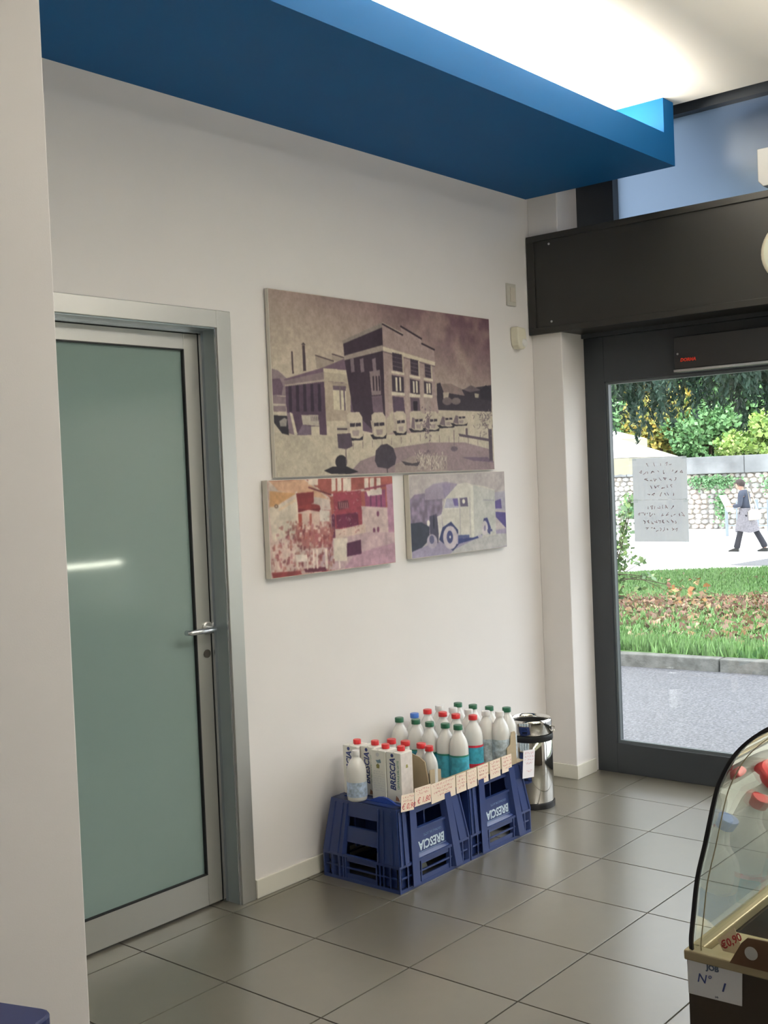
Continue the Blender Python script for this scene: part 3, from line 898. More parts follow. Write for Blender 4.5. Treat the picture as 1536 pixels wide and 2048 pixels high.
def van(a):
    W, H = a.W, a.H
    u, v = a.xx/W, a.yy/H
    a.a = np.stack([156+10*v, 148+8*v, 146+10*v], -1).astype(np.float32)
    P, L, E = a.poly, a.line, a.ell
    P([(865, 1270), (900, 1230), (960, 1220), (1060, 1200), (1060, 1420), (870, 1480)], (116, 104, 124))
    n = a.noise(14, 2)
    k = a.mask([(865, 1260), (1070, 1220), (1060, 1440), (868, 1480)])
    a.a[k] = a.a[k]*(0.8+.4*n[k][:, None])
    P([(960, 1200), (1010, 1165), (1080, 1150), (1150, 1160), (1130, 1240), (960, 1260)], (134, 124, 140))
    P([(1060, 1160), (1110, 1160), (1100, 1235), (1070, 1240)], (118, 108, 136), .6)
    P([(865, 1395), (940, 1385), (985, 1410), (985, 1480), (930, 1540), (880, 1570)], (52, 56, 70))
    P([(870, 1560), (1000, 1500), (1430, 1400), (1435, 1505), (885, 1592)], (136, 128, 150))
    P([(1130, 1530), (1300, 1440), (1432, 1430), (1432, 1500), (1100, 1560)], (162, 160, 158))
    # rear scenery
    P([(1365, 1200), (1425, 1190), (1428, 1300), (1365, 1300)], (150, 146, 158)); P([(1365, 1250), (1400, 1235), (1405, 1290), (1368, 1292)], (82, 72, 124)); P([(1368, 1310), (1428, 1312), (1428, 1400), (1370, 1340)], (74, 66, 118))
    # body
    P([(1080, 1240), (1120, 1195), (1150, 1160), (1200, 1150), (1235, 1160), (1300, 1165), (1365, 1185), (1370, 1440), (1240, 1470), (1140, 1460), (1060, 1390), (1055, 1330), (1065, 1300)], (176, 172, 162))
    P([(1240, 1165), (1365, 1190), (1370, 1430), (1245, 1465)], (166, 166, 160)); L((1232, 1165), (1236, 1470), 14, (190, 188, 176))
    P([(1070, 1300), (1085, 1245), (1150, 1240), (1155, 1300)], (150, 146, 162)); P([(1120, 1245), (1150, 1242), (1154, 1285), (1130, 1285)], (92, 82, 130)); L((1072, 1304), (1155, 1298), 7, (188, 184, 172))
    P([(1162, 1240), (1205, 1235), (1210, 1285), (1165, 1288)], (84, 76, 98)); E((1184, 1258), 9, 13, (196, 190, 178)); L((1160, 1235), (1164, 1450), 4, (150, 144, 146)); L((1218, 1230), (1222, 1450), 3, (150, 146, 148))
    for i in range(7): L((1300+i*9, 1244+(i % 2)), (1305+i*9, 1246), 6, (126, 122, 138))
    # radiator, lamps
    P([(985, 1350), (1025, 1335), (1040, 1420), (1035, 1500), (990, 1490)], (66, 64, 82)); P([(1030, 1350), (1055, 1335), (1062, 1450), (1040, 1470)], (186, 180, 174))
    E((979, 1388), 9, 17, (196, 190, 182)); E((1010, 1380), 5, 40, (44, 44, 60))
    # wheels
    P([(1040, 1480), (1060, 1410), (1110, 1375), (1150, 1420), (1155, 1500), (1120, 1540)], (50, 56, 92))
    E((1105, 1465), 42, 66, (168, 158, 164)); E((1102, 1462), 18, 36, (60, 64, 104)); E((1104, 1462), 5, 8, (190, 186, 186)); L((1150, 1440), (1146, 1500), 8, (150, 140, 156))
    E((1000, 1490), 30, 40, (150, 140, 154)); E((998, 1480), 14, 24, (84, 84, 112))
    P([(1150, 1470), (1240, 1460), (1290, 1440), (1290, 1455), (1150, 1500)], (52, 60, 108)); P([(1150, 1450), (1215, 1445), (1215, 1462), (1150, 1470)], (74, 82, 120))
    P([(1290, 1400), (1300, 1350), (1320, 1345), (1340, 1400), (1335, 1440)], (64, 66, 112)); E((1305, 1405), 18, 42, (178, 170, 172)); E((1305, 1405), 6, 16, (120, 112, 136)); L((1320, 1420), (1348, 1414), 14, (70, 72, 110))
    E((1278, 1452), 14, 10, (160, 154, 168))
    a.a *= (0.84+.08*a.noise(2.5, 7)+.10*a.noise(10, 8)+.10*a.noise(34, 9))[..., None]

def picture(name, x0, x1, z0, z1, th, paint, quad, res, gain, label):
    a = Art(res, int(res*(z1-z0)/(x1-x0)), quad, gain)
    if paint is machinery:
        a.soft, a.fade = 6, .20
    if paint is van:
        a.soft, a.fade = 5, .12
    paint(a)
    o = tag(empty(name, ((x0+x1)/2, WY, (z0+z1)/2)), label, 'picture')
    hx, hz = (x1-x0)/2, (z1-z0)/2
    MB().box(-hx, -th, -hz, hx, -.004, hz).build('backing_board', mat('print_edge', (.66, .62, .54), .5), o, bevel=0.001)
    me = bpy.data.meshes.new('print')
    y = -th-.0008
    me.from_pydata([(-hx+.002, y, -hz+.002), (hx-.002, y, -hz+.002), (hx-.002, y, hz-.002), (-hx+.002, y, hz-.002)], [], [(0, 1, 2, 3)])
    uv = me.uv_layers.new()
    for i, c in enumerate(((0, 0), (1, 0), (1, 1), (0, 1))):
        uv.data[i].uv = c
    me.materials.append(img_mat(name+'_print', a.out(), .55, .2))
    p = bpy.data.objects.new('print', me)
    COL.objects.link(p)
    p.parent = o
    MB().box(-hx*.7, -.004, -hz*.6, hx*.7, 0, hz*.6).build('hanging_batten', cardboard, o)
picture('large_photo_print', 3.003, 4.440, 1.536, 2.240, .022, plant, [(80, 48), (1335, 230), (1372, 1080), (115, 1122)], 1000, 1.12,
        'large monochrome photo print of a brick dairy building with vans in front')
picture('red_photo_print', 2.947, 3.675, 1.162, 1.527, .030, machinery, [(68, 1143), (782, 1120), (792, 1612), (90, 1692)], 560, 1.10,
        'small red-toned photo print of old dairy machinery, lower left of three pictures')
picture('blue_photo_print', 3.782, 4.507, 1.168, 1.527, .030, van, [(868, 1122), (1422, 1080), (1432, 1505), (885, 1592)], 560, 1.10,
        'small blue-toned photo print of an old delivery van, lower right of three pictures')

# ================================================================== CRATES
def make_crate(wd, label, sign=True):
    D, Hh, SK = .38, .300, .100
    t = tag(empty('bottle_crate'), label, 'crate', 'upturned navy crates')
    def ins(z):
        return 0.0 if z <= SK else .012+(z-SK)/(Hh-SK)*.016
    def P(side, u, z, d):
        """a point on one side wall: u along it, z up, d out of it"""
        i = ins(z)-d
        if side == 0: return (i+(wd-2*i)*(u/wd), i, z)
        if side == 2: return (wd-i-(wd-2*i)*(u/wd), D-i, z)
        if side == 1: return (wd-i, i+(D-2*i)*(u/D), z)
        return (i, D-i-(D-2*i)*(u/D), z)
    def bar(mb, side, u0, u1, z0, z1, d0=-.010, d1=0.0, du=0.0):
        e = .0006
        q = [P(side, u0, z0, d0), P(side, u1, z0, d0), P(side, u1, z0, d1), P(side, u0, z0, d1),
             P(side, u0+du, z1, d0), P(side, u1+du, z1, d0), P(side, u1+du, z1, d1), P(side, u0+du, z1, d1)]
        mb.hex(q)
    # skirt rim
    rim = MB()
    for sd in range(4):
        L_ = wd if sd % 2 == 0 else D
        bar(rim, sd, 0, L_, 0, .012, -.008, 0); bar(rim, sd, 0, L_, SK-.010, SK-.0005, -.012, 0)
        bar(rim, sd, .012, L_-.012, .048, .054, -.008, -.002)
        o0, o1 = (.125, L_-.125) if sd % 2 == 0 else (.11, L_-.11)
        bar(rim, sd, .012, o0, .012, SK-.010, -.018, -.014); bar(rim, sd, o1, L_-.012, .012, SK-.010, -.018, -.014)
        bar(rim, sd, o0, o1, .012, .030, -.010, -.004)
        bar(rim, sd, o0, o1, .075, SK-.010, -.010, -.004)
        us = (0, .045, .078, o0-.012, o0, o1-.006, o1+.012, L_-.080, L_-.048, L_-.006)
        for u_ in us:
            bar(rim, sd, u_, u_+.006, .012, SK-.010, -.014, 0)
    rim.build('skirt_rim', crate_m, t)
    # body walls
    for sd, nm in ((0, 'long_wall'), (2, 'long_wall'), (1, 'end_wall'), (3, 'end_wall')):
        w_ = MB()
        L_ = wd if sd % 2 == 0 else D
        if sd % 2 == 0:
            bar(w_, sd, 0, .060, SK, Hh); bar(w_, sd, L_-.060, L_, SK, Hh)
            bar(w_, sd, .060, .118, SK, Hh, -.016, -.012); bar(w_, sd, L_-.118, L_-.060, SK, Hh, -.016, -.012)
            bar(w_, sd, .060, L_-.060, .262, Hh, -.012, -.002)
            bar(w_, sd, .118, L_-.118, SK, .112, -.014, -.006)
            for s_ in (.072, L_-.112):
                bar(w_, sd, s_, s_+.040, .012, Hh-.004, -.010, .012, du=(.008 if s_ < .1 else -.010))
            for s_ in (.010, .034, L_-.016):
                bar(w_, sd, s_, s_+.006, SK, Hh-.01, 0, .005)
        else:
            a0, a1 = .105, L_-.105
            bar(w_, sd, 0, a0, SK, Hh, -.012, 0); bar(w_, sd, a1, L_, SK, Hh, -.012, 0)
            bar(w_, sd, a0, a1, .243, Hh, -.012, 0); bar(w_, sd, a0, a1, .146, .204, -.012, 0)
            for s_ in (.030, .075, a0-.006, a1, L_-.080, L_-.036):
                bar(w_, sd, s_, s_+.006, SK, Hh-.01, 0, .005)
        w_.build(nm, crate_m, t)
    for sd in (0, 2):
        pn = MB()
        bar(pn, sd, .118, wd-.118, .112, .200, -.012, -.004)
        bar(pn, sd, .116, wd-.116, .198, .206, -.014, .002)
        pl = pn.build('logo_panel', crate_m, t)
        i = ins(.155)
        if sd == 0:
            sl = math.atan2(.016, Hh-SK)
            M0 = Matrix.Translation((wd/2+.002, i+.0030, .150)) @ Matrix.Rotation(PI/2-sl, 4, 'X') @ Matrix.Rotation(PI, 4, 'Z')
            # the crate stands upside down, and so does its lettering
            text('BRESCIA', .046, M0 @ Matrix.Translation((0, .012, 0)), letter_w, pl, 'lettering', shear=.12, offset=.0012, sx=.92)
            text('CENTRALE DEL LATTE', .012, M0 @ Matrix.Translation((-.01, -.022, 0)), mat('faded_print', (.16, .24, .42), .5), pl, 'lettering', sx=.92)
            MB().box(-.085, .0355, 0, .085, .0375, .0004, M=M0).build('print_rule', mat('pale_rule', (.22, .32, .52), .5), pl)
    bt = MB()
    k = ins(Hh)
    bt.box(k, k, Hh-.008, wd-k, D-k, Hh)
    bt.build('bottom_plate', crate_m, t, bevel=0.002)
    gr = MB()
    for i in range(1, 4):
        x = wd*i/4
        gr.box(x-.003, .05, .12, x+.003, D-.05, Hh-.008)
    for i in range(1, 3):
        y = D*i/3
        gr.box(.05, y-.003, .12, wd-.05, y+.003, Hh-.008)
    gr.build('dividers', crate_m, t)
    return t
c1 = make_crate(.435, 'navy upturned crate nearest the door, under the cartons')
c1.location = (3.150, 2.640, 0)
c2 = copy_tree(c1)
c2['label'] = 'navy upturned crate beside the steel bin, under the milk bottles'
c2.location = (3.592, 2.640, 0)
# folded white paper left inside the crates
for x, y, lb in ((3.30, 2.72, 'white sheet leaning inside the crate nearest the door'), (3.74, 2.72, 'white sheet leaning inside the crate beside the bin')):
    o = MB().hex([(0, 0, 0), (.14, .02, 0), (.14, .023, 0), (0, .003, 0), (0, .09, .20), (.14, .11, .185), (.14, .113, .185), (0, .093, .20)]).build('paper_sheet', mat('inside_paper', (.75, .80, .76), .6), None)
    o.location = (x, y, .002)
    tag(o, lb, 'paper')
# blue insert with an arched lip between the cartons and the crate end
ar = MB()
n = 14
prof = []
for i in range(n+1):
    y = 2.66+.30*i/n
    prof.append((y, .3005+.022*max(0, math.sin(PI*min(1, max(0, (y-2.70)/.13))))+.010*max(0, math.sin(PI*min(1, max(0, (y-2.86)/.10))))))
poly = [(2.66, .3003)]+[(y, z+.002) for y, z in prof]+[(2.96, .3003)]
o = ar.prism(poly, 'x', 3.218, 3.226).build('arched_lip', mat('bright_blue_plastic', (.02, .06, .32), .3), None)
tag(o, 'bright blue arched plastic lip in front of the cartons', 'insert')

# ================================================================== CARDBOARD TRAY AND PRICE CARDS
tr = tag(empty('cardboard_tray', (3.60, 2.80, .3005)), 'shallow brown cardboard tray holding the bottles on the crates', 'tray')
def T_(b): return rel(tr, b)
box('tray_base', cardboard, T_((3.372, 2.662, .3005, 4.030, 3.045, .303)), tr)
box('front_strip', cardboard, T_((3.372, 2.6575, .303, 3.962, 2.6605, .352)), tr)
box('back_wall', cardboard, T_((3.372, 3.045, .303, 4.030, 3.048, .345)), tr)
MB().prism([(2.662-2.8, 0), (2.662-2.8, .06), (2.675-2.8, .135), (2.70-2.8, .150), (2.78-2.8, .172), (2.80-2.8, .15), (2.80-2.8, 0)], 'x', 3.366-3.60, 3.3705-3.60).build('end_flap', cardboard, tr)
MB().prism([(3.374-3.60, .05), (3.442-3.60, .05), (3.442-3.60, .094), (3.420-3.60, .100), (3.374-3.60, .104)], 'y', 2.6575-2.80, 2.6605-2.80).build('raised_tab', cardboard, tr)
MB().prism([(3.895-3.60, .05), (3.962-3.60, .05), (3.962-3.60, .128), (3.955-3.60, .139), (3.932-3.60, .139), (3.925-3.60, .12), (3.92-3.60, .09), (3.895-3.60, .078)], 'y', 2.6575-2.80, 2.6605-2.80).build('raised_tab', cardboard, tr)
MB().prism([(2.662-2.8, 0), (2.662-2.8, .11), (2.68-2.8, .118), (2.69-2.8, .10), (2.70-2.8, .06), (2.705-2.8, 0)], 'x', 3.963-3.60, 3.966-3.60).build('end_flap', cardboard, tr)

cards = [ # x0, x1, z0, z1, tilt, text, where
    (3.188, 3.264, .288, .350, .10, '0,90', 'first card from the left, hanging on the navy crate'),
    (3.268, 3.366, .290, .358, .04, '1,80', 'second card from the left, below the front carton'),
    (3.374, 3.528, .275, .350, .00, None, 'widest card, below the raised cardboard tab'),
    (3.534, 3.600, .276, .349, .00, None, 'card just right of the widest one'),
    (3.606, 3.672, .276, .350, .00, None, 'middle one of the five narrow cards on the strip'),
    (3.679, 3.752, .277, .351, .00, None, 'card below the blue and red bottle label'),
    (3.764, 3.838, .280, .352, .00, None, 'second narrow card from the right end of the strip'),
    (3.850, 3.922, .284, .352, .00, None, 'last card on the cardboard strip, below the silver label'),
]
for i, (x0, x1, z0, z1, tl, tx, wh) in enumerate(cards):
    cx_, cz_ = (x0+x1)/2, (z0+z1)/2
    y = 2.6565 if i > 1 else 2.652
    o = tag(empty('price_card', (cx_, y, cz_)), 'cream price card with red handwriting, '+wh, 'price card')
    hx, hz = (x1-x0)/2, (z1-z0)/2
    Mr = Matrix.Rotation(tl, 4, 'Y')
    MB().box(-hx, -.0008, -hz, hx, 0, hz, M=Mr).build('card', card_m, o)
    M0 = Mr @ frameM((0, -.0011, hz-.010), (1, 0, 0), (0, 0, 1))
    scribble([.82, .7] if tx else [.85, .7, .8, .5], M0, 2*hx, .014, red_ink, o, seed=i*7+1, thick=.0011)
    if tx:
        text(chr(8364)+' '+tx, .030, Mr @ frameM((.004, -.0011, -hz+.017), (1, 0, 0), (0, 0, 1)), red_ink, o, 'price', shear=.25, extrude=.0001)
o = tag(empty('price_card', (4.020, 2.6365, .290)), 'larger white price card hanging tilted at the crate corner before the bin', 'price card')
Mr = Matrix.Rotation(.13, 4, 'Y')
MB().box(-.044, -.0008, -.058, .044, 0, .058, M=Mr).build('card', cardw_m, o)
scribble([.8, .85, .75, .6], Mr @ frameM((0, -.0011, .045), (1, 0, 0), (0, 0, 1)), .085, .014, red_ink, o, seed=77, thick=.0009)
scribble([.5], Mr @ frameM((.002, -.0011, -.030), (1, 0, 0), (0, 0, 1)), .085, .018, red_ink, o, seed=78, thick=.0009)

# ================================================================== BOTTLES
def bottle(capm, label_kind, name='milk_bottle', H=.220, Rb=.0385, body=milk, capr=.0185):
    t = empty(name)
    nr = capr*.82
    pr = [(Rb*.80, 0), (Rb*.96, .004), (Rb, .012), (Rb, H*.56), (Rb*.985, H*.62), (Rb*.93, H*.685), (Rb*.83, H*.745), (Rb*.68, H*.80), (Rb*.54, H*.845), (nr*1.05, H*.885), (nr, H*.915), (nr*1.15, H*.918), (nr*1.15, H*.925), (nr*.98, H*.928), (nr*.98, H*.97)]
    MB().lathe(pr, 24, sq=.0).build('bottle_body', body, t, smooth=True)
    cz = H*.928
    cp = MB().lathe([(capr, cz), (capr, cz+.0165), (capr*.93, cz+.0185), (capr*.5, cz+.0185)], 24).build('cap', capm, t, smooth=True)
    def band(nm, z0, z1, m):
        return MB().lathe([(Rb+.0008, z0), (Rb+.0008, z1)], 24, cap=False).build(nm, m, t, smooth=True)
    if label_kind == 'teal':
        lb = band('label', .012, H*.46, lab_t)
        MB().lathe([(Rb+.0012, H*.455), (Rb+.0012, H*.485)], 24, cap=False).build('label_edge', lab_g, lb)
    elif label_kind == 'redblue':
        lb = band('label', .020, H*.44, lab_t)
        MB().lathe([(Rb+.0012, H*.43), (Rb+.0012, H*.47)], 24, cap=False).build('label_edge', lab_r, lb)
        MB().lathe([(Rb+.0012, .012), (Rb+.0012, .028)], 24, cap=False).build('label_edge', lab_r, lb)
    elif label_kind == 'silver':
        lb = band('label', .012, H*.50, lab_s)
    elif label_kind == 'blue':
        lb = band('label', H*.30, H*.52, lab_b)
        MB().lathe([(Rb+.0008, .015), (Rb+.0008, H*.30)], 24, cap=False).build('label_lower', cap_w, lb)
    elif label_kind == 'pale':
        lb = band('label', .018, H*.40, lab_p)
    return t
ZT = .303
protos = {}
def put(kind, x, y, rz, label, group, z=ZT):
    key = kind
    if key not in protos:
        a = {'green': (cap_g, 'teal'), 'red': (cap_r, 'redblue'), 'blue': (cap_b, 'blue'), 'white': (cap_w, 'silver'), 'greenb': (cap_g, 'silver')}
        if kind in a:
            protos[key] = bottle(*a[kind])
        elif kind == 'small':
            protos[key] = bottle(cap_r, 'blue', 'small_milk_bottle', .182, .030, milk, .0185)
        elif kind == 'small_clear':
            protos[key] = bottle(cap_r, None, 'small_milk_bottle', .178, .032, milk2, .0165)
        elif kind == 'short':
            protos[key] = bottle(cap_w, 'pale', 'small_milk_bottle', .185, .0385, milk, .0150)
        o = protos[key]
    else:
        o = copy_tree(protos[key])
    o.location = (x, y, z)
    o.rotation_euler = (0, 0, rz)
    tag(o, label, 'bottle', group)
    return o
k_ = (EYE-.523)/(EYE-.58)
cl = lambda y: min(3.0, max(2.702, y))
ordn = ['nearest the wall', 'second from the wall', 'in the middle of its row', 'second from the front', 'at the front of its row']
for (x, y), wv in zip(((3.409, 2.827), (3.413, 2.748), (3.404, 2.674), (3.413, 2.606), (3.414, 2.536)), ordn):
    put('green', x*k_, cl(y*k_), random.uniform(0, 6), 'green-capped milk bottle with turquoise label, left-hand row, '+wv, 'green-capped bottles with turquoise labels')
put('blue', 3.501*k_, 2.996, 1, 'blue-capped milk bottle in the tray near the wall', None)
for (x, y), wv in zip(((3.585, 2.824), (3.575, 2.740), (3.570, 2.672), (3.584, 2.600)), ('nearest the wall', 'second from the wall', 'second from the front', 'at the front')):
    put('red', x*k_, cl(y*k_), random.uniform(0, 6), 'tall red-capped milk bottle, second row, '+wv, 'tall red-capped bottles')
for (x, y), wv in zip(((3.668, 2.829), (3.660, 2.752), (3.662, 2.676), (3.672, 2.600), (3.690, 2.528)), ordn):
    put('white', x*k_, cl(y*k_), random.uniform(0, 6), 'white-capped milk bottle with grey-blue label, '+wv, 'white-capped bottles')
for (x, y), wv in zip(((3.752, 2.795), (3.750, 2.718), (3.754, 2.640), (3.768, 2.566)), ('nearest the wall', 'second from the wall', 'second from the front', 'at the front')):
    put('greenb', x*k_, cl(y*k_), random.uniform(0, 6), 'green-capped milk bottle in the far right row, '+wv, 'green-capped bottles of the far row')
kk = (EYE-.482)/(EYE-.53)
for (x, y), wv in zip(((3.248, 2.734), (3.251, 2.681), (3.251, 2.606)), ('nearest the wall', 'in the middle', 'behind the brown cardboard flap')):
    put('small', x*kk+.012, y*kk+(.012 if y > 2.7 else 0), random.uniform(0, 6), 'small red-capped bottle with blue neck label, '+wv, 'small red-capped bottles')
put('small_clear', 3.243*kk+.012, 2.530*kk+.035, 0, 'small cloudy bottle with red cap behind the raised cardboard tab', None)
put('short', 3.203, 2.878, .3, 'short white bottle with pale blue label standing before the cartons', None, .3005)
# ---- cartons
def make_carton():
    t = empty('milk_carton')
    W_, D_, H_ = .070, .070, .188
    MB().box(-W_/2, -D_/2, 0, W_/2, D_/2, H_).build('carton_body', carton_m, t, bevel=0.002)
    MB().box(-W_/2+.001, -D_/2-.0006, .004, W_/2-.001, -D_/2, H_-.004).build('side_print', carton_s, t)
    fold = MB()
    fold.box(-W_/2+.002, -.003, H_, W_/2-.002, .003, H_+.002)
    fold.build('top_seam', carton_m, t)
    M0 = frameM((-W_/2-.0003, .004, .105), (0, 0, 1), (0, 1, 0))
    text('BRESCIA', .036, M0, navy_ink, t, 'lettering', shear=.2, sx=.90, offset=.0010)
    text('CENTRALE DEL LATTE', .012, frameM((-W_/2-.0003, -.021, .105), (0, 0, 1), (0, 1, 0)), green_ink, t, 'lettering', sx=.9)
    MB().lathe([(.007, 0), (.007, .0004)], 12, M=frameM((-W_/2-.0001, .006, .176), (0, -1, 0), (0, 0, 1))).build('emblem', navy_ink, t)
    MB().prism([(-.024, .006), (-.004, .006), (-.008, .026), (-.018, .018)], 'x', -W_/2-.0006, -W_/2).build('picture_print', mat('brown_print', (.30, .14, .07), .5), t)
    MB().prism([(-.006, .128), (.006, .128), (.004, .140), (-.004, .140)], 'y', -D_/2-.0012, -D_/2-.0005).build('picture_print', mat('olive_print', (.28, .26, .08), .5), t)
    MB().lathe([(.0155, H_+.001), (.0155, H_+.016), (.0140, H_+.018)], 20, c=(.005, -.006, 0)).build('cap', cap_r, t, smooth=True)
    return t
ct = make_carton()
# second kind: the back face of the pack, with the drink's picture in blue and green
def back_carton():
    t = empty('milk_carton')
    W_, D_, H_ = .070, .070, .188
    MB().box(-W_/2, -D_/2, 0, W_/2, D_/2, H_).build('carton_body', carton_m, t, bevel=0.002)
    MB().box(-W_/2+.002, -.003, H_, W_/2-.002, .003, H_+.002).build('top_seam', carton_m, t)
    pm = mat('slate_print', (.16, .26, .34), .5)
    MB().prism([(-.014, .142), (.004, .140), (.012, .150), (-.002, .152), (-.010, .156)], 'x', -W_/2-.0006, -W_/2).build('picture_print', pm, t)
    MB().prism([(-.004, .120), (.008, .120), (.010, .132), (.002, .138), (-.006, .132)], 'x', -W_/2-.0006, -W_/2).build('picture_print', MATS['olive_print'], t)
    MB().lathe([(.008, 0), (.008, .0004)], 14, M=frameM((-W_/2-.0001, .002, .172), (0, -1, 0), (0, 0, 1))).build('emblem', mat('grey_print', (.45, .47, .50), .5), t)
    scribble([.7]*9, frameM((-W_/2-.0006, 0, .108), (0, -1, 0), (0, 0, 1)), .07, .009, MATS['grey_print'], t, seed=5, thick=.0007, amp=.25)
    MB().lathe([(.0155, H_+.001), (.0155, H_+.016), (.0140, H_+.018)], 20, c=(.005, -.006, 0)).build('cap', cap_r, t, smooth=True)
    return t
bc = back_carton()
for o, loc, rz, lb in ((ct, (3.287, 2.734, .3005), 0, 'white milk carton at the front, its pale side towards the price cards'),
                       (copy_tree(ct), (3.308, 2.880, .3005), .0, 'white milk carton set back between the wall carton and the pictured one'),
                       (copy_tree(ct), (3.287, 2.954, .3005), .03, 'white milk carton nearest the wall, behind the short white bottle'),
                       (bc, (3.284, 2.807, .3005), 0, 'white milk carton showing its small blue and olive pictures')):
    o.location = loc
    o.rotation_euler = (0, 0, rz)
    tag(o, lb, 'carton')
    if o is not bc: o['group'] = 'lettered milk cartons'

# ================================================================== STEEL BIN
bn = tag(empty('waste_bin', (4.368, 2.848, 0)), 'polished steel cylindrical waste bin standing at the foot of the wall pillar', 'bin')
rb = .098
MB().lathe([(rb-.003, .006), (rb, .010), (rb, .300), (rb-.004, .306), (rb-.004, .330), (rb, .334), (rb, .388), (rb-.001, .396), (rb-.006, .400), (rb-.012, .396), (rb-.014, .386), (rb-.014, .05), (0.002, .045)], 48, cap=False).build('steel_body', chrome, bn, smooth=True)
MB().lathe([(rb+.002, .304), (rb+.003, .308), (rb+.003, .328), (rb+.002, .332)], 48, cap=False).build('black_band', black, bn, smooth=True)
MB().lathe([(rb-.01, 0), (rb+.003, .001), (rb+.003, .024), (rb+.001, .028)], 48, cap=False).build('foot_ring', black, bn, smooth=True)
MB().lathe([(rb-.016, .20), (rb-.016, .384), (rb-.019, .384), (rb-.019, .20)], 40, cap=False).build('inner_bucket', mat('dark_bucket', (.05, .05, .05), .35, metal=.5), bn, smooth=True)
h = MB().tube([(rb*math.cos(a), rb*math.sin(a)+0, .365) for a in (0,)]+[(rb+.012, 0, .362), (rb+.012, 0, .345), (rb, 0, .342)], .003, 8)
o = h.build('carry_ring', chrome, bn)
o.rotation_euler = (0, 0, -1.25)

# ================================================================== BLUE STOOL
stl = tag(empty('bar_stool', (.7570, 1.5610, 0), math.radians(19.3)), 'dark blue stool seat with rounded corners before the white partition, bottom left', 'stool')
hs = .15
pts = []
for cx_, cy_, a0 in ((hs-.025, -hs+.025, -90), (hs-.025, hs-.025, 0), (-hs+.025, hs-.025, 90), (-hs+.025, -hs+.025, 180)):
    for k in range(5):
        a = math.radians(a0+k*22.5)
        pts.append((cx_+.025*math.cos(a), cy_+.025*math.sin(a)))
navy = mat('navy_seat_plastic', (.012, .022, .105), .45)
MB().prism(pts, 'z', .722, .75).build('seat', navy, stl, bevel=.004)
for sx_ in (-1, 1):
    for sy_ in (-1, 1):
        MB().tube([(sx_*.11, sy_*.11, .722), (sx_*.145, sy_*.145, .0)], .011, 10).build('leg', alu, stl)
ft = MB()
c4 = [(-.13, -.13, .28), (.13, -.13, .28), (.13, .13, .28), (-.13, .13, .28), (-.13, -.13, .28)]
for a, b in zip(c4, c4[1:]):
    ft.tube([a, b], .008, 8)
ft.build('foot_rail', alu, stl)

# ================================================================== REFRIGERATED DISPLAY CASE
VX0, VX1 = 1.555, 4.35
vc = tag(empty('display_case', (VX0, .35, 0)), 'brown refrigerated display case with curved black-edged glass, lower right corner', 'display case')
def V(b): return rel(vc, b)
cb = MB()
cb.box(*V((VX0, -.25, .05, VX1, .752, .625))).box(*V((VX0, -.25, .625, VX0+.02, .752, .784))).box(*V((VX1-.02, -.25, .625, VX1, .752, .784)))
cb.box(*V((VX0+.02, .732, .625, VX1-.02, .752, .784))).box(*V((VX0+.02, -.25, .625, VX1-.02, -.22, .784)))
cb.build('base_cabinet', brown_case, vc)
box('plinth', black, V((VX0+.05, -.20, 0, VX1-.05, .70, .05)), vc)
rm = MB()
rm.box(*V((VX0-.004, -.25, .785, VX0+.022, .757, .800))).box(*V((VX0+.022, .735, .785, VX1, .757, .800))).box(*V((VX0+.022, .50, .785, VX0+.125, .735, .790))).box(*V((VX0+.022, -.25, .785, VX1, -.20, .800)))
rm.build('rim', gold_rim, vc, bevel=.003)
box('deck', mat('white_deck', (.72, .74, .72), .4), V((VX0+.022, -.215, .6255, VX1-.022, .730, .654)), vc)
curve = [(.744, .800), (.744, .816), (.740, .846), (.731, .908), (.717, .962), (.700, 1.031), (.689, 1.062), (.669, 1.097), (.646, 1.122), (.620, 1.141), (.58, 1.160), (.52, 1.174), (.40, 1.182), (.10, 1.182)]
def cr_interp(P, k=5):
    out = []
    for i in range(len(P)-1):
        p0, p1, p2, p3 = P[max(i-1, 0)], P[i], P[i+1], P[min(i+2, len(P)-1)]
        for j in range(k):
            t = j/k
            out.append(tuple(.5*((2*p1[c])+(-p0[c]+p2[c])*t+(2*p0[c]-5*p1[c]+4*p2[c]-p3[c])*t*t+(-p0[c]+3*p1[c]-3*p2[c]+p3[c])*t**3) for c in (0, 1)))
    return out+[P[-1]]
cs = cr_interp(curve, 4)
inner = [(y-.006, z-.003) for y, z in cs]
def strip_prism(mb, A, B, x0, x1):
    for (a, b, c, d) in zip(A, A[1:], B[1:], B):
        mb.hex([(x0, a[0]-.35, a[1]), (x1, a[0]-.35, a[1]), (x1, b[0]-.35, b[1]), (x0, b[0]-.35, b[1]),
                (x0, d[0]-.35, d[1]), (x1, d[0]-.35, d[1]), (x1, c[0]-.35, c[1]), (x0, c[0]-.35, c[1])])
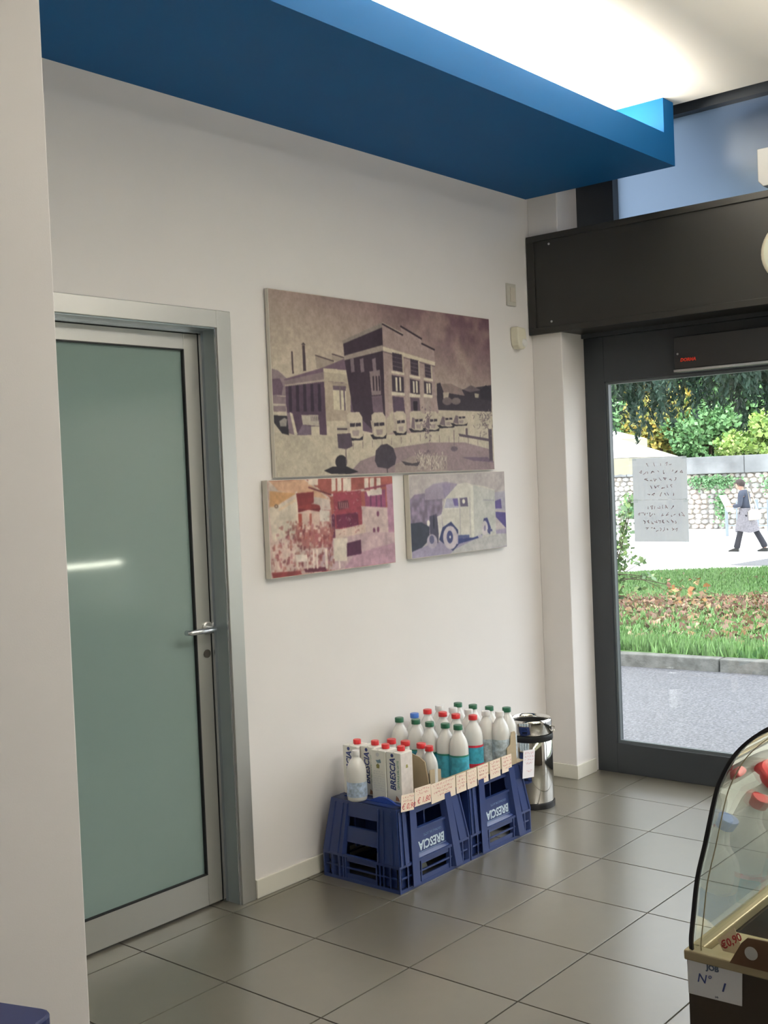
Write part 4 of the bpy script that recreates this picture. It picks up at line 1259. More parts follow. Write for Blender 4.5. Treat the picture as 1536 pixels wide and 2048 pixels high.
# curved pane as one thin shell
n = len(cs)
vv = [(.012, y-.35, z) for y, z in cs]+[(VX1-VX0-.02, y-.35, z) for y, z in cs]
ff = [(i, i+1, n+i+1, n+i) for i in range(n-1)]
pane = MB().add(vv, ff).build('curved_glass', case_glass, vc, smooth=True)
pane.modifiers.clear()
sld = pane.modifiers.new('thickness', 'SOLIDIFY')
sld.thickness = .005
sld.offset = 1
spl = pane.modifiers.new('split', 'EDGE_SPLIT')
spl.split_angle = math.radians(50)
sm = MB()
strip_prism(sm, [(y+.0055, z+.0015) for y, z in cs], [(y, z) for y, z in cs], 0, .005)
sm.build('edge_seal', rubber, vc)
sm = MB()
strip_prism(sm, [(y-.0100, z-.004) for y, z in cs], [(y-.0112, z-.0044) for y, z in cs], .006, .008)
sm.build('inner_edge_line', gold_rim, vc)
endp = [(y-.002-.35, z-.001) for y, z in cs]+[(-.25, 1.18), (-.25, .80)]
me_ = MB().add([(.004, y, z) for y, z in endp], [tuple(range(len(endp)))]).build('end_glass', glass_mat('end_pane_glass', (.955, .97, .94)), vc)
bk = MB()
bk.box(*V((VX0+.02, -.25, .80, VX1, -.20, 1.19))).box(*V((VX1-.02, -.25, .80, VX1, .60, 1.15)))
bk.build('back_panel', white_pl, vc)
MB().box(*V((VX0+.02, -.24, 1.188, VX1, .24, 1.215))).build('top_shelf', gold_rim, vc)
lmp = mat('case_lamp', (.9, .9, .9), .3, emit=(1, .95, .82), estr=40)
for a_, b_ in ((1.95, 3.05), (3.15, 4.25)):
    MB().tube([(a_-VX0, .640-.35, 1.075), (b_-VX0, .640-.35, 1.075)], .011, 10).build('lamp_tube', lmp, vc)
# notice card on the end panel
jc = tag(empty('notice_card', (VX0-.0008, .711, .7625)), 'white card reading JOB on the brown end of the display case', 'card')
MB().prism([(.042, .0265), (-.043, .0275), (-.041, -.0260), (.041, -.0280)], 'x', -.0006, .0005).build('card', mat('white_label_card', (.80, .82, .86), .5), jc)
M0 = frameM((-.0009, 0, 0), (0, -1, 0), (0, 0, 1))
text('JOB', .0115, M0 @ Matrix.Translation((-.002, .0185, 0)), mat('slate_ink', (.10, .14, .22), .5), jc, 'lettering', offset=.0004)
text('N'+chr(176), .019, M0 @ Matrix.Translation((-.016, -.001, 0)), blue_ink, jc, 'handwriting', shear=.2)
text('1', .018, M0 @ Matrix.Translation((.013, -.006, 0)), blue_ink, jc, 'handwriting', shear=.3, offset=.0004)
text('job', .004, M0 @ Matrix.Translation((.003, -.0225, 0)), MATS['slate_ink'], jc, 'lettering')
# bottles standing inside; the curved glass mirrors them
def case_bottle(kind, x, y, rz, label, group='bottles inside the display case'):
    return put(kind, x, y, rz, label, group, z=.6545)
case_bottle('red', 1.990, .660, 0, 'red-capped bottle in the display case, first behind the blue-capped one')
case_bottle('blue', 1.845, .660, 0, 'blue-capped bottle standing closest to the curved glass of the case')
case_bottle('red', 2.100, .640, 0, 'red-capped bottle in the display case, third along the curved glass')
case_bottle('red', 2.05, .560, 0, 'red-capped bottle in the second row of the display case')
case_bottle('red', 2.22, .655, 0, 'red-capped bottle in the display case, farthest from its end')
for x, y, lb in ((1.715, .617, 'white plastic tub with lid inside the case beside the tag holder'),):
    tb = tag(empty('plastic_tub', (x, y, .6545)), lb, 'tub')
    MB().lathe([(.024, 0), (.029, .004), (.033, .160)], 28).build('tub_body', white_pl, tb, smooth=True)
    MB().lathe([(.036, .160), (.036, .170), (.034, .173)], 28).build('lid', mat('white_lid', (.85, .85, .82), .35), tb, smooth=True)
def case_card(pts, x, label, tx=None, txp=None, ang=0):
    o = tag(empty('price_card', (x, pts[0][0], .7905)), label, 'price card', 'price cards inside the display case')
    q = [(p[0]-pts[0][0], p[1]-.7905) for p in pts]
    MB().prism(q, 'x', 0, .0008).build('card', card_m, o)
    if tx:
        M_ = frameM((-.0005, txp[0]-pts[0][0], txp[1]-.7905), (0, -1, 0), (0, 0, 1)) @ Matrix.Rotation(ang, 4, 'Z')
        text(tx, .016, M_, red_ink, o, 'price', shear=.2, offset=.0003, extrude=.0002)
    return o
case_card([(.724, .806), (.697, .830), (.692, .818), (.683, .791), (.716, .791)], 1.598, 'cream price card reading 0,90 leaning inside the end of the case', chr(8364)+'0,90', (.703, .808), .62)
case_card([(.664, .850), (.640, .872), (.63, .86), (.63, .7905), (.645, .7905), (.650, .83)], 1.66, 'cream price card standing behind the white tub in the case')
th = tag(empty('tag_holder', (1.545, .650, .7995)), 'brown metal tag holder with a round hole on the case rim', 'tag holder')
mb = MB()
mb.prism([(.033, .0006), (-.05, .0006), (-.05, .045), (.005, .043), (.014, .034)], 'x', 0, .003)
mb.build('plate', mat('brown_clip', (.16, .09, .05), .35, metal=.3), th)
MB().lathe([(.0095, 0), (.0095, .001), (.008, .0015)], 20, M=frameM((0, .000, .022), (0, 1, 0), (0, 0, -1))).build('disc', mat('grey_disc', (.55, .56, .56), .4), th)

# ================================================================== SHEETS TAPED TO THE GLASS
def paper_mat():
    m = bpy.data.materials.new('window_sheet_paper')
    m.use_nodes = True
    nt = m.node_tree
    nt.nodes.clear()
    out = nt.nodes.new('ShaderNodeOutputMaterial')
    tl = nt.nodes.new('ShaderNodeBsdfTranslucent'); tl.inputs[0].default_value = (.80, .81, .83, 1)
    df = nt.nodes.new('ShaderNodeBsdfDiffuse'); df.inputs[0].default_value = (.8, .8, .8, 1)
    m1 = nt.nodes.new('ShaderNodeMixShader'); m1.inputs[0].default_value = 0.5
    nt.links.new(tl.outputs[0], m1.inputs[1]); nt.links.new(df.outputs[0], m1.inputs[2])
    nt.links.new(m1.outputs[0], out.inputs[0])
    return m
paper = paper_mat()
faint = mat('faint_red_ink', (.42, .26, .28), .8)
for i, (z0, z1, lb, rows) in enumerate(((1.358, 1.563, 'upper of two grey sheets with faint red writing taped to the door glass', [.5, .8, .6, .4, .5]),
                                        (1.153, 1.357, 'lower of two grey sheets with faint red writing taped to the door glass', [.5, .9, .7, .6]))):
    o = tag(empty('notice_sheet', (5.0945, 2.527, (z0+z1)/2)), lb, 'sheet', 'sheets taped to the door glass')
    hz = (z1-z0)/2
    n = 10
    mb = MB()
    pr = [(-.143+.286*k/n, .0035*math.sin(PI*k/n)+.001*math.sin(5*k)) for k in range(n+1)]
    for (ya, xa), (yb, xb) in zip(pr, pr[1:]):
        mb.hex([(xa, ya, -hz), (xb, yb, -hz), (xb+.0004, yb, -hz), (xa+.0004, ya, -hz), (xa, ya, hz), (xb, yb, hz), (xb+.0004, yb, hz), (xa+.0004, ya, hz)])
    mb.build('sheet', paper, o)
    scribble(rows, frameM((-.0012, 0, hz-.035), (0, -1, 0), (0, 0, 1)), .27, .036, faint, o, seed=31+i, thick=.0024, amp=.28)
    for sy_ in (-.14, .14):
        MB().box(-.0014, sy_-.02, hz-.012, .0, sy_+.02, hz+.006).build('tape', clear, o)

# ================================================================== OUTSIDE
asph = ramp_noise_mat('wet_asphalt', [(.3, (.06, .06, .066)), (.5, (.105, .105, .115)), (.7, (.175, .175, .19))], 55, rough=.62, bump=1.0, bscale=70, spec=.5)
stone_k = ramp_noise_mat('kerb_concrete', [(.3, (.09, .09, .08)), (.7, (.18, .18, .165))], 12, rough=.8)
pave = ramp_noise_mat('pale_pavement', [(.3, (.72, .72, .71)), (.7, (.86, .86, .85))], .6, rough=.55)
lawn_m = ramp_noise_mat('lawn_soil', [(.30, (.05, .10, .025)), (.5, (.07, .15, .035)), (.7, (.10, .18, .05))], 9, rough=.9)
grass_m = mat('grass_blades', (.1, .3, .05), .5, island=[(.07, .14, .04), (.12, .25, .07), (.21, .37, .12), (.16, .31, .09)])
litter_m = mat('leaf_litter_brown', (.2, .1, .06), .7, island=[(.13, .065, .045), (.22, .11, .075), (.10, .05, .035), (.36, .20, .10), (.20, .12, .09), (.42, .32, .20)])
struct(box('trim_road', asph, (5.16, -14, -.35, 8.70, 26, -.15)))
pv = struct(box('trim_pavement', pave, (9.2, -14, -.8, 36, 46, -.50)))
pt = MB().prism([(21.75, 9.36), (23.5, 9.2), (23.5, 7.0), (21.7, 7.0)], 'z', -.4995, -.492).build('trim_tarmac_patch', asph)
struct(pt)
# kerb stones one by one
kb = tag(empty('kerb', (8.66, 3.85, -.15)), 'grey concrete kerb between the wet road and the lawn', 'kerb')
def kx(y): return 8.60+(4.737-y)*.083
for k in range(-9, 9):
    y0, y1 = 3.85+k*1.0, 3.85+(k+1)*1.0-.012
    x0, x1 = kx(y0), kx(y1)
    z = .105+random.uniform(-.004, .004)
    mb = MB().hex([(x0-8.66, y0-3.85, -.05), (x0+.13-8.66, y0-3.85, -.05), (x1+.13-8.66, y1-3.85, -.05), (x1-8.66, y1-3.85, -.05),
                   (x0+.008-8.66, y0-3.85, z), (x0+.13-8.66, y0-3.85, z), (x1+.13-8.66, y1-3.85, z), (x1+.008-8.66, y1-3.85, z)])
    mb.build('kerbstone', stone_k, kb, bevel=.01)
# lawn: gently falling away
def far_edge(y):
    if y < 8.2: return 21.6
    if y < 9.6: return 21.6-(y-8.2)*1.6
    return max(9.6, 19.36-(y-9.6)*3.4)
def lz(x, y):
    t = (x-8.75)/12.6
    return -.045-.445*max(0, t)**1.05+.035*math.sin(x*.9+y*.5)*min(1, max(0, (x-8.9)))*min(1, max(0, (far_edge(y)-x)*.5))
vs, fs = [], []
ny, nx = 90, 40
for j in range(ny+1):
    y = -8+24*j/ny
    a, b = kx(y)+.12, far_edge(y)
    for i in range(nx+1):
        x = a+(b-a)*i/nx
        vs.append((x, y, lz(x, y) if i < nx else -.52))
for j in range(ny):
    for i in range(nx):
        q = j*(nx+1)+i
        fs.append((q, q+1, q+nx+2, q+nx+1))
lw = raw_mesh('lawn', vs, fs, lawn_m)
for p in lw.data.polygons: p.use_smooth = True
tag(lw, 'sloping lawn between the kerb and the pale pavement', 'lawn')
def litter_band(x, y):
    c = 12.6+.35*math.sin(y*.9)+max(0, 6.6-y)*1.0
    wd = 1.25+max(0, 6.6-y)*1.2
    return math.exp(-((x-c)/wd)**2)
G = rng.random((170000, 2))
gyy = 1.5+G[:, 1]*9.5
gxx = 8.78+(G[:, 0]**1.25)*12.8
gd = []
for x, y in zip(gxx, gyy):
    if x < far_edge(y)-.1 and x > kx(y)+.13 and abs(y-x*.44) < 2.6+.13*x*.6 and random.random() > litter_band(x, y)*.90:
        gd.append((x, y, lz(x, y)))
gd = np.array(gd)
n = len(gd)
hh = (.030+.045*rng.random(n))*(1+.8*(gd[:, 0] < 9.4))
ww = (.005+.0006*gd[:, 0])
an = rng.random(n)*2*PI
ln = rng.normal(size=(n, 2))*.022
c_, s_ = np.cos(an)*ww, np.sin(an)*ww
B0 = np.stack([gd[:, 0]-c_, gd[:, 1]-s_, gd[:, 2]-.005], 1)
B1 = np.stack([gd[:, 0]+c_, gd[:, 1]+s_, gd[:, 2]-.005], 1)
TP = np.stack([gd[:, 0]+ln[:, 0], gd[:, 1]+ln[:, 1], gd[:, 2]+hh], 1)
gr_ = raw_mesh('grass', np.stack([B0, B1, TP], 1).reshape(-1, 3), np.arange(3*n).reshape(n, 3), grass_m)
tag(gr_, 'green grass blades growing on the lawn', 'grass', kind='stuff')
pts = []
while len(pts) < 15000:
    x, y = random.uniform(9, 20), random.uniform(1.5, 11)
    if x < far_edge(y)-.2 and random.random() < litter_band(x, y)*.97+.012:
        pts.append((x, y, lz(x, y)+random.uniform(.004, .03)))
lf_ = leaves('leaf_litter', pts, .085, litter_m, up=(0, 0, 1), upw=0, aspect=.8)
tag(lf_, 'band of fallen brown leaves lying across the lawn', 'fallen leaves', kind='stuff')

# stone wall with coping
SX = 34.0
sw_ = tag(empty('stone_wall', (SX, 16, -.5)), 'pale rubble stone wall with a grey coping across the far pavement', 'wall')
mort = ramp_noise_mat('mortar', [(.3, (.20, .18, .16)), (.7, (.32, .30, .27))], 3, rough=.9)
MB().box(0.04, -14, 0, .5, 18, 1.73).build('wall_core', mort, sw_)
stm = [ramp_noise_mat('rubble_%s' % nm, [(.3, a), (.7, b)], 5, rough=.9) for nm, a, b in
       (('cream', (.44, .39, .33), (.60, .55, .49)), ('grey', (.28, .27, .26), (.42, .41, .39)), ('rose', (.44, .37, .33), (.58, .51, .46)), ('pale', (.54, .52, .48), (.70, .67, .63)))]
protos_s = []
for k in range(12):
    n = random.randint(6, 8)
    r_ = [random.uniform(.82, 1.05) for _ in range(n)]
    fr_ = [(.5*r_[i]*math.cos(2*PI*i/n), .5*r_[i]*math.sin(2*PI*i/n)) for i in range(n)]
    mb = MB()
    vs = [(0, y, z) for y, z in fr_]+[(-.055-random.uniform(0, .02), y*.78, z*.78) for y, z in fr_]
    fs = [(i, (i+1) % n, n+(i+1) % n, n+i) for i in range(n)]+[tuple(n+i for i in range(n))]
    mb.add(vs, fs)
    o = mb.build('stone', stm[k % 4], sw_)
    protos_s.append(o)
cnt = 0
used = set()
row = 0
z = .075
while z < 1.73 and cnt < 296:
    y = -2.95 + (row % 2)*.11
    while y < 3.0 and cnt < 296:
        wd_, ht_ = random.uniform(.19, .29), random.uniform(.14, .19)
        k = random.randrange(12)
        if k not in used:
            o = protos_s[k]; used.add(k)
        else:
            o = protos_s[k].copy(); COL.objects.link(o)
        o.location = (.04, y+wd_/2, z+random.uniform(-.012, .012))
        o.scale = (1, wd_*1.08, ht_*1.12)
        o.rotation_euler = (random.uniform(-.25, .25), 0, 0)
        y += wd_*.98
        cnt += 1
    z += .158
    row += 1
far_v, far_f = [], []
for sgn in (-1, 1):
    y = 3.05
    for rrow in range(11):
        y = 3.05
        while y < 8:
            wd_ = random.uniform(.2, .3)
            n0 = len(far_v)
            zz = .075+rrow*.158
            yc = (y+wd_/2)*sgn
            for dx_, sc in ((.04, .48), (-.02, .38)):
                for a_, b_ in ((-1, -1), (1, -1), (1, 1), (-1, 1)):
                    far_v.append((dx_, yc+a_*sc*wd_, zz+b_*sc*.15))
            far_f += [(n0+4, n0+5, n0+6, n0+7)]+[(n0+i, n0+(i+1) % 4, n0+4+(i+1) % 4, n0+4+i) for i in range(4)]
            y += wd_
o = raw_mesh('outer_stones', far_v, far_f, stm[0], sw_)
o['kind'] = 'stuff'
cop = ramp_noise_mat('coping_concrete', [(.3, (.15, .155, .16)), (.7, (.28, .29, .295))], 1.2, rough=.8)
for k in range(-7, 9):
    MB().box(-.10, k*2.0, 1.73, .55, k*2.0+1.985, 2.27).build('coping', cop, sw_, bevel=.02)
ivy_m = mat('ivy_leaves', (.1, .2, .1), .5, island=[(.07, .17, .07), (.14, .30, .13), (.24, .42, .22), (.16, .34, .14)])
for (yc, zc, ry, rz_, n, lb) in ((15.0, .98, .85, .22, 900, 'ivy under the coping left of the walking person'), (12.9, .85, .55, .35, 600, 'ivy hanging at the top of the stone wall, far right'),
                                 (14.75, .25, .22, .45, 350, 'small ivy clump in the middle of the stone wall'), (17.9, .1, .4, .5, 400, 'ivy on the stone wall left of the taped sheets')):
    P_ = [(SX-.09-random.random()*.10, yc+random.gauss(0, .5)*ry, zc+random.gauss(0, .5)*rz_) for _ in range(n)]
    P_ = [p for p in P_ if p[2] < 1.2]
    tag(leaves('ivy', P_, .075, ivy_m, aspect=.9), lb, 'ivy', kind='stuff')

# shrubs and trees above the wall
def blob_points(c, r, n, fl=.75):
    P_ = []
    lob = [(c[0]+random.uniform(-.6, .3)*r[0], c[1]+random.uniform(-.7, .7)*r[1], c[2]+random.uniform(-.7, .7)*r[2], random.uniform(.35, .6)) for _ in range(11)]
    for _ in range(n):
        l = random.choice(lob)
        d = Vector((random.gauss(0, 1), random.gauss(0, 1), random.gauss(0, 1))).normalized()*random.uniform(.75, 1.05)
        P_.append((l[0]+d.x*r[0]*l[3], l[1]+d.y*r[1]*l[3], l[2]+d.z*r[2]*l[3]))
    return P_
fol = {
    'yellow': mat('autumn_leaves', (.5, .4, .1), .6, island=[(.50, .36, .07), (.30, .34, .08), (.66, .44, .10), (.22, .30, .08), (.45, .42, .12)]),
    'lime': mat('lime_leaves', (.3, .5, .1), .6, island=[(.26, .42, .09), (.48, .62, .18), (.14, .28, .06), (.60, .70, .28)]),
    'mid': mat('mid_green_leaves', (.15, .3, .1), .6, island=[(.07, .18, .06), (.16, .34, .12), (.26, .46, .20), (.10, .24, .10)]),
    'dark': mat('dark_leaves', (.04, .1, .05), .6, island=[(.020, .060, .030), (.05, .12, .05), (.10, .20, .08), (.03, .08, .04)]),
}
bark = ramp_noise_mat('bark', [(.3, (.06, .045, .03)), (.7, (.14, .10, .07))], 8, rough=.9)
def shrub(name, c, r, n, f, size, label, cat, zg=-.5, group=None):
    t = tag(empty(name, (c[0], c[1], zg)), label, cat, group)
    P_ = np.array(blob_points((0, 0, c[2]-zg), r, n))
    o = leaves('foliage', P_, size, fol[f], t, aspect=.75)
    o['kind'] = 'stuff'
    tr_ = MB()
    tr_.tube([(0, 0, 0), (.05, .03, (c[2]-zg)*.5), (0, 0, c[2]-zg)], [.10, .07, .03], 8)
    for k in range(5):
        a = 2*PI*k/5
        tr_.tube([(.03, .02, (c[2]-zg)*.45), (math.cos(a)*r[0]*.5, math.sin(a)*r[1]*.5, (c[2]-zg)+r[2]*.3)], [.04, .012], 6)
    tr_.build('trunk', bark, t)
    return t
# garden behind the wall stands higher
struct(box('trim_garden_bed', lawn_m, (34.5, 1, -.5, 42, 30, 1.6)))
zg = 1.6
shrub('shrub', (35.6, 12.0, 2.45), (1.1, 1.5, 1.0), 4200, 'lime', .17, 'bright lime green shrub leaning over the coping at the right', 'shrub', zg)
shrub('shrub', (35.4, 13.9, 2.35), (1.1, 1.3, .85), 4200, 'lime', .17, 'lime green leafy shrub over the coping, left of the brightest one', 'shrub', zg)
shrub('shrub', (35.6, 15.8, 2.45), (1.1, 1.4, .95), 3800, 'mid', .16, 'mid green shrub above the taped sheets', 'shrub', zg)
shrub('shrub', (35.5, 17.5, 2.7), (1.1, 1.3, 1.3), 4600, 'yellow', .15, 'autumn yellow shrub above the white umbrella', 'shrub', zg)
shrub('shrub', (35.6, 19.4, 2.5), (1.1, 1.5, 1.2), 3600, 'mid', .16, 'mid green shrub behind the white umbrella', 'shrub', zg)
shrub('tree', (37.4, 12.6, 4.7), (1.4, 2.0, 2.0), 5000, 'lime', .20, 'tall light green tree behind the lime shrubs', 'tree', zg)
shrub('tree', (37.4, 15.4, 4.8), (1.4, 2.0, 2.1), 5000, 'mid', .20, 'tall mid green tree behind the stone wall, centre of the view', 'tree', zg)
shrub('tree', (37.4, 18.2, 4.9), (1.4, 2.0, 2.2), 5000, 'yellow', .18, 'tall yellowing tree behind the autumn shrub', 'tree', zg)
for yb, lb in ((21.2, 'dark green tree at the left end of the garden'), (9.6, 'dark green tree at the right end of the garden'), (6.8, 'dark tree beyond the right edge of the door view')):
    shrub('tree', (37.4, yb, 4.6), (1.4, 2.0, 2.6), 3000, 'dark', .24, lb, 'tree', zg)
for k in range(10):
    shrub('tree', (40.6, 7.0+k*2.6, 5.0), (1.5, 2.2, 3.4), 4200, 'dark', .30, 'tall dark tree at the back of the garden, %s of ten from the right' % ('first', 'second', 'third', 'fourth', 'fifth', 'sixth', 'seventh', 'eighth', 'ninth', 'last')[k], 'tree', zg, 'dark trees at the back of the garden')

for yb, lb in ((23.6, 'dark green tree beyond the left edge of the door view, nearer one'), (26.2, 'dark green tree beyond the left edge of the door view, farther one')):
    shrub('tree', (37.4, yb, 4.6), (1.4, 2.0, 2.6), 2600, 'dark', .24, lb, 'tree', zg)
hg = tag(empty('hedge', (37.2, 15, 1.6)), 'low dark hedge running behind the coping under the shrubs', 'hedge')
HP = [(random.uniform(-.35, .35), random.uniform(-8, 12), random.uniform(.02, 1.35)) for _ in range(9000)]
o = leaves('foliage', HP, .20, fol['dark'], hg, aspect=.75)
o['kind'] = 'stuff'
hs_ = MB()
for k in range(20):
    hs_.tube([(0, -7.5+k, 0), (.03, -7.5+k, 1.1)], [.03, .01], 6)
hs_.build('stems', bark, hg)

# cedar with drooping branches over the lawn
cd_ = tag(empty('cedar_tree', (16.5, 1.6, -.35)), 'dark blue-green conifer whose drooping branches hang over the lawn', 'tree')
MB().tube([(0, 0, 0), (.05, 0, 2.5), (0, .1, 6), (0, 0, 9)], [.32, .26, .18, .05], 12).build('trunk', bark, cd_)
ndl_m = mat('cedar_needles', (.04, .1, .06), .6, island=[(.014, .040, .028), (.028, .070, .048), (.055, .110, .075), (.022, .055, .035)])
br = MB(); NP = []
for k in range(74):
    y1 = 3.8+random.uniform(0, 6.8)
    x1 = random.uniform(-3.5, 2.0)
    z1 = 3.35+random.uniform(0, 2.0)
    br.tube([(0, 0, z1+.3), (x1*.5, y1*.5, z1+.45), (x1, y1, z1)], [.06, .035, .012], 5)
    for j in range(16):
        t = random.uniform(.35, 1.05)
        px_, py_, pz_ = x1*t, y1*t, z1+.3+(.15-.3*t)*t*.9
        ln_ = random.uniform(.5, 1.45)
        sw1, sw2 = random.uniform(-.1, .1), random.uniform(-.12, .12)
        npt = int(ln_*95)
        for q in range(npt):
            s = q/npt
            w_ = .085*(1-s*.75)
            NP.append((px_+sw1*s+random.gauss(0, w_), py_+sw2*s+random.gauss(0, w_), pz_-s*ln_+random.gauss(0, .02)))
br.build('branches', bark, cd_)
o = leaves('needles', NP, .10, ndl_m, cd_, aspect=.34, up=(0, 0, 1), upw=.45)
o['kind'] = 'stuff'

# young shrub close to the shop, left edge of the glass
ys_ = tag(empty('young_shrub', (8.98, 5.02, -.06)), 'young shrub with small green leaves at the left edge of the door view', 'shrub')
mb = MB()
LP = []
r = random.Random(12)
for k in range(30):
    a, l = r.uniform(0, 2*PI), r.uniform(.05, .32)
    top = r.uniform(.80, 1.50)
    p = [(0, 0, 0), (l*math.cos(a)*.3, l*math.sin(a)*.3, top*.5), (l*math.cos(a), l*math.sin(a), top)]
    mb.tube(p, [.007, .005, .002], 5)
    for q in range(48):
        s = r.uniform(.40, 1.0)
        LP.append((l*math.cos(a)*s+r.gauss(0, .045), l*math.sin(a)*s+r.gauss(0, .045), top*s+r.gauss(0, .05)))
for (dy, dz, ss) in ((-.62, .50, 1), (-.50, .62, 2), (-.40, .78, 3)):
    p = [(0, 0, .45+.1*ss), (.03, dy*.5, .55+dz*.15), (.02, dy, dz)]
    mb.tube(p, [.005, .004, .002], 5)
    for q in range(14):
        s = r.uniform(.5, 1.0)
        LP.append((.02+r.gauss(0, .03), dy*s+r.gauss(0, .03), (.45+.1*ss)*(1-s)+dz*s+r.gauss(0, .025)))
mb.build('stems', bark, ys_)
AP = [(.02+r.gauss(0, .05), r.uniform(-.95, -.45), .52+r.gauss(0, .055)) for _ in range(46)]
mb2 = MB().tube([(0, 0, .62), (.03, -.4, .60), (.02, -.98, .50)], [.005, .004, .002], 5)
mb2.build('stems', bark, ys_)
o = leaves('autumn_foliage', AP, .050, mat('turning_leaves', (.4, .2, .1), .6, island=[(.40, .15, .06), (.55, .28, .10), (.12, .14, .05), (.30, .12, .08)]), ys_, aspect=.7)
o['kind'] = 'stuff'
o['label'] = 'orange and brown leaves on a low twig'
o = leaves('foliage', LP, .056, mat('young_leaves', (.1, .2, .05), .5, island=[(.05, .10, .04), (.12, .22, .07), (.24, .34, .10), (.08, .15, .06)]), ys_, aspect=.7)
o['kind'] = 'stuff'

# two white umbrellas
umb_m = mat('white_umbrella_cloth', (.84, .83, .80), .8)
cream_c = mat('cream_valance', (.36, .33, .24), .8)
def umbrella(loc, R_, zt, ze, val, label):
    u = tag(empty('market_umbrella', loc), label, 'umbrella', 'white market umbrellas')
    MB().tube([(0, 0, 0), (0, 0, zt-loc[2]+.06)], .025, 12).build('pole', white_pl, u)
    MB().lathe([(.28, 0), (.28, .06), (.05, .09)], 20).build('base', stone_k, u)
    c4 = [(-R_, -R_), (R_, -R_), (R_, R_), (-R_, R_)]
    z0, z1 = ze-loc[2], zt-loc[2]
    k = MB()
    for i in range(4):
        a, b = c4[i], c4[(i+1) % 4]
        k.add([(a[0], a[1], z0), (b[0], b[1], z0), (0, 0, z1), (0, 0, z1-.01), (a[0], a[1], z0-.01), (b[0], b[1], z0-.01)], [(0, 1, 2), (4, 3, 5), (0, 4, 5, 1), (0, 2, 3, 4), (1, 5, 3, 2)])
    can = k.build('canopy', umb_m, u)
    for i in range(4):
        a, b = Vector((*c4[i], z0)), Vector((*c4[(i+1) % 4], z0))
        vs, fs = [], []
        n_ = 48
        for q in range(n_+1):
            p = a.lerp(b, q/n_)
            vs += [tuple(p), (p.x, p.y, z0-val-.03*abs(math.sin(PI*q/n_*12)))]
        for q in range(n_):
            fs.append((2*q, 2*q+1, 2*q+3, 2*q+2))
        v_ = MB().add(vs, fs).build('valance', cream_c, u)
        if i == 3:
            text('IRTEEI', .20, frameM((-R_-.005, -R_+.62, z0-val*.52), (0, -1, 0), (0, 0, 1)), mat('beige_print', (.22, .17, .10), .7), v_, 'lettering')
    for i in range(4):
        MB().tube([(0, 0, z1-.35), (c4[i][0]*.96, c4[i][1]*.96, z0-.0)], .012, 6).build('rib', white_pl, u)
    return u
umbrella((23.2, 12.82, -.5), 1.20, 2.30, 1.74, .34, 'white market umbrella with a scalloped lettered valance, left of the sheets')
umbrella((26.0, 15.0, -.5), 1.20, 2.72, 2.26, .20, 'second white umbrella showing behind and above the lettered one')
# white cafe chair under the umbrella
ch = tag(empty('cafe_chair', (21.8, 11.45, -.5), .5), 'white plastic cafe chair half hidden by the young shrub', 'chair')
MB().box(-.22, -.22, .42, .22, .22, .45).build('seat', umb_m, ch, bevel=.01)
for sx_ in (-1, 1):
    for sy_ in (-1, 1):
        MB().tube([(sx_*.19, sy_*.19, .42), (sx_*.23, sy_*.23, 0)], .018, 8).build('leg', umb_m, ch)
    MB().tube([(-.20, sx_*.22, .45), (-.18, sx_*.24, .66), (.20, sx_*.24, .66), (.22, sx_*.22, .45)], .018, 8).build('armrest', umb_m, ch)
for k in range(5):
    y = -.18+k*.09
    MB().hex([(.20, y-.025, .45), (.22, y-.025, .45), (.22, y+.025, .45), (.20, y+.025, .45), (.30, y-.03, .88), (.32, y-.03, .88), (.32, y+.03, .88), (.30, y+.03, .88)]).build('back_slat', umb_m, ch)
MB().box(.295, -.22, .86, .325, .22, .92).build('back_rail', umb_m, ch, bevel=.008)

# grey rail posts beyond the person
rl_m = mat('grey_rail_paint', (.20, .24, .28), .5)
def railing(y0, label):
    t = tag(empty('railing', (30.5, y0, -.5)), label, 'railing', 'grey hoop railings before the stone wall')
    for dy, h_, r_ in ((0, 1.02, .045), (-.30, 1.0, .022)):
        MB().tube([(0, dy, 0), (0, dy, h_)], r_, 8).build('post', rl_m, t)
    for z_ in (.30, .78):
        MB().tube([(0, 0, z_), (0, -.30, z_)], .018, 6).build('crossbar', rl_m, t)
    return t
railing(13.14, 'grey hoop railing left of the walking person, under the white sheet')
railing(12.27, 'grey hoop railing behind the right shoulder of the walking person')
railing(11.8, 'grey hoop railing at the right edge of the door view')

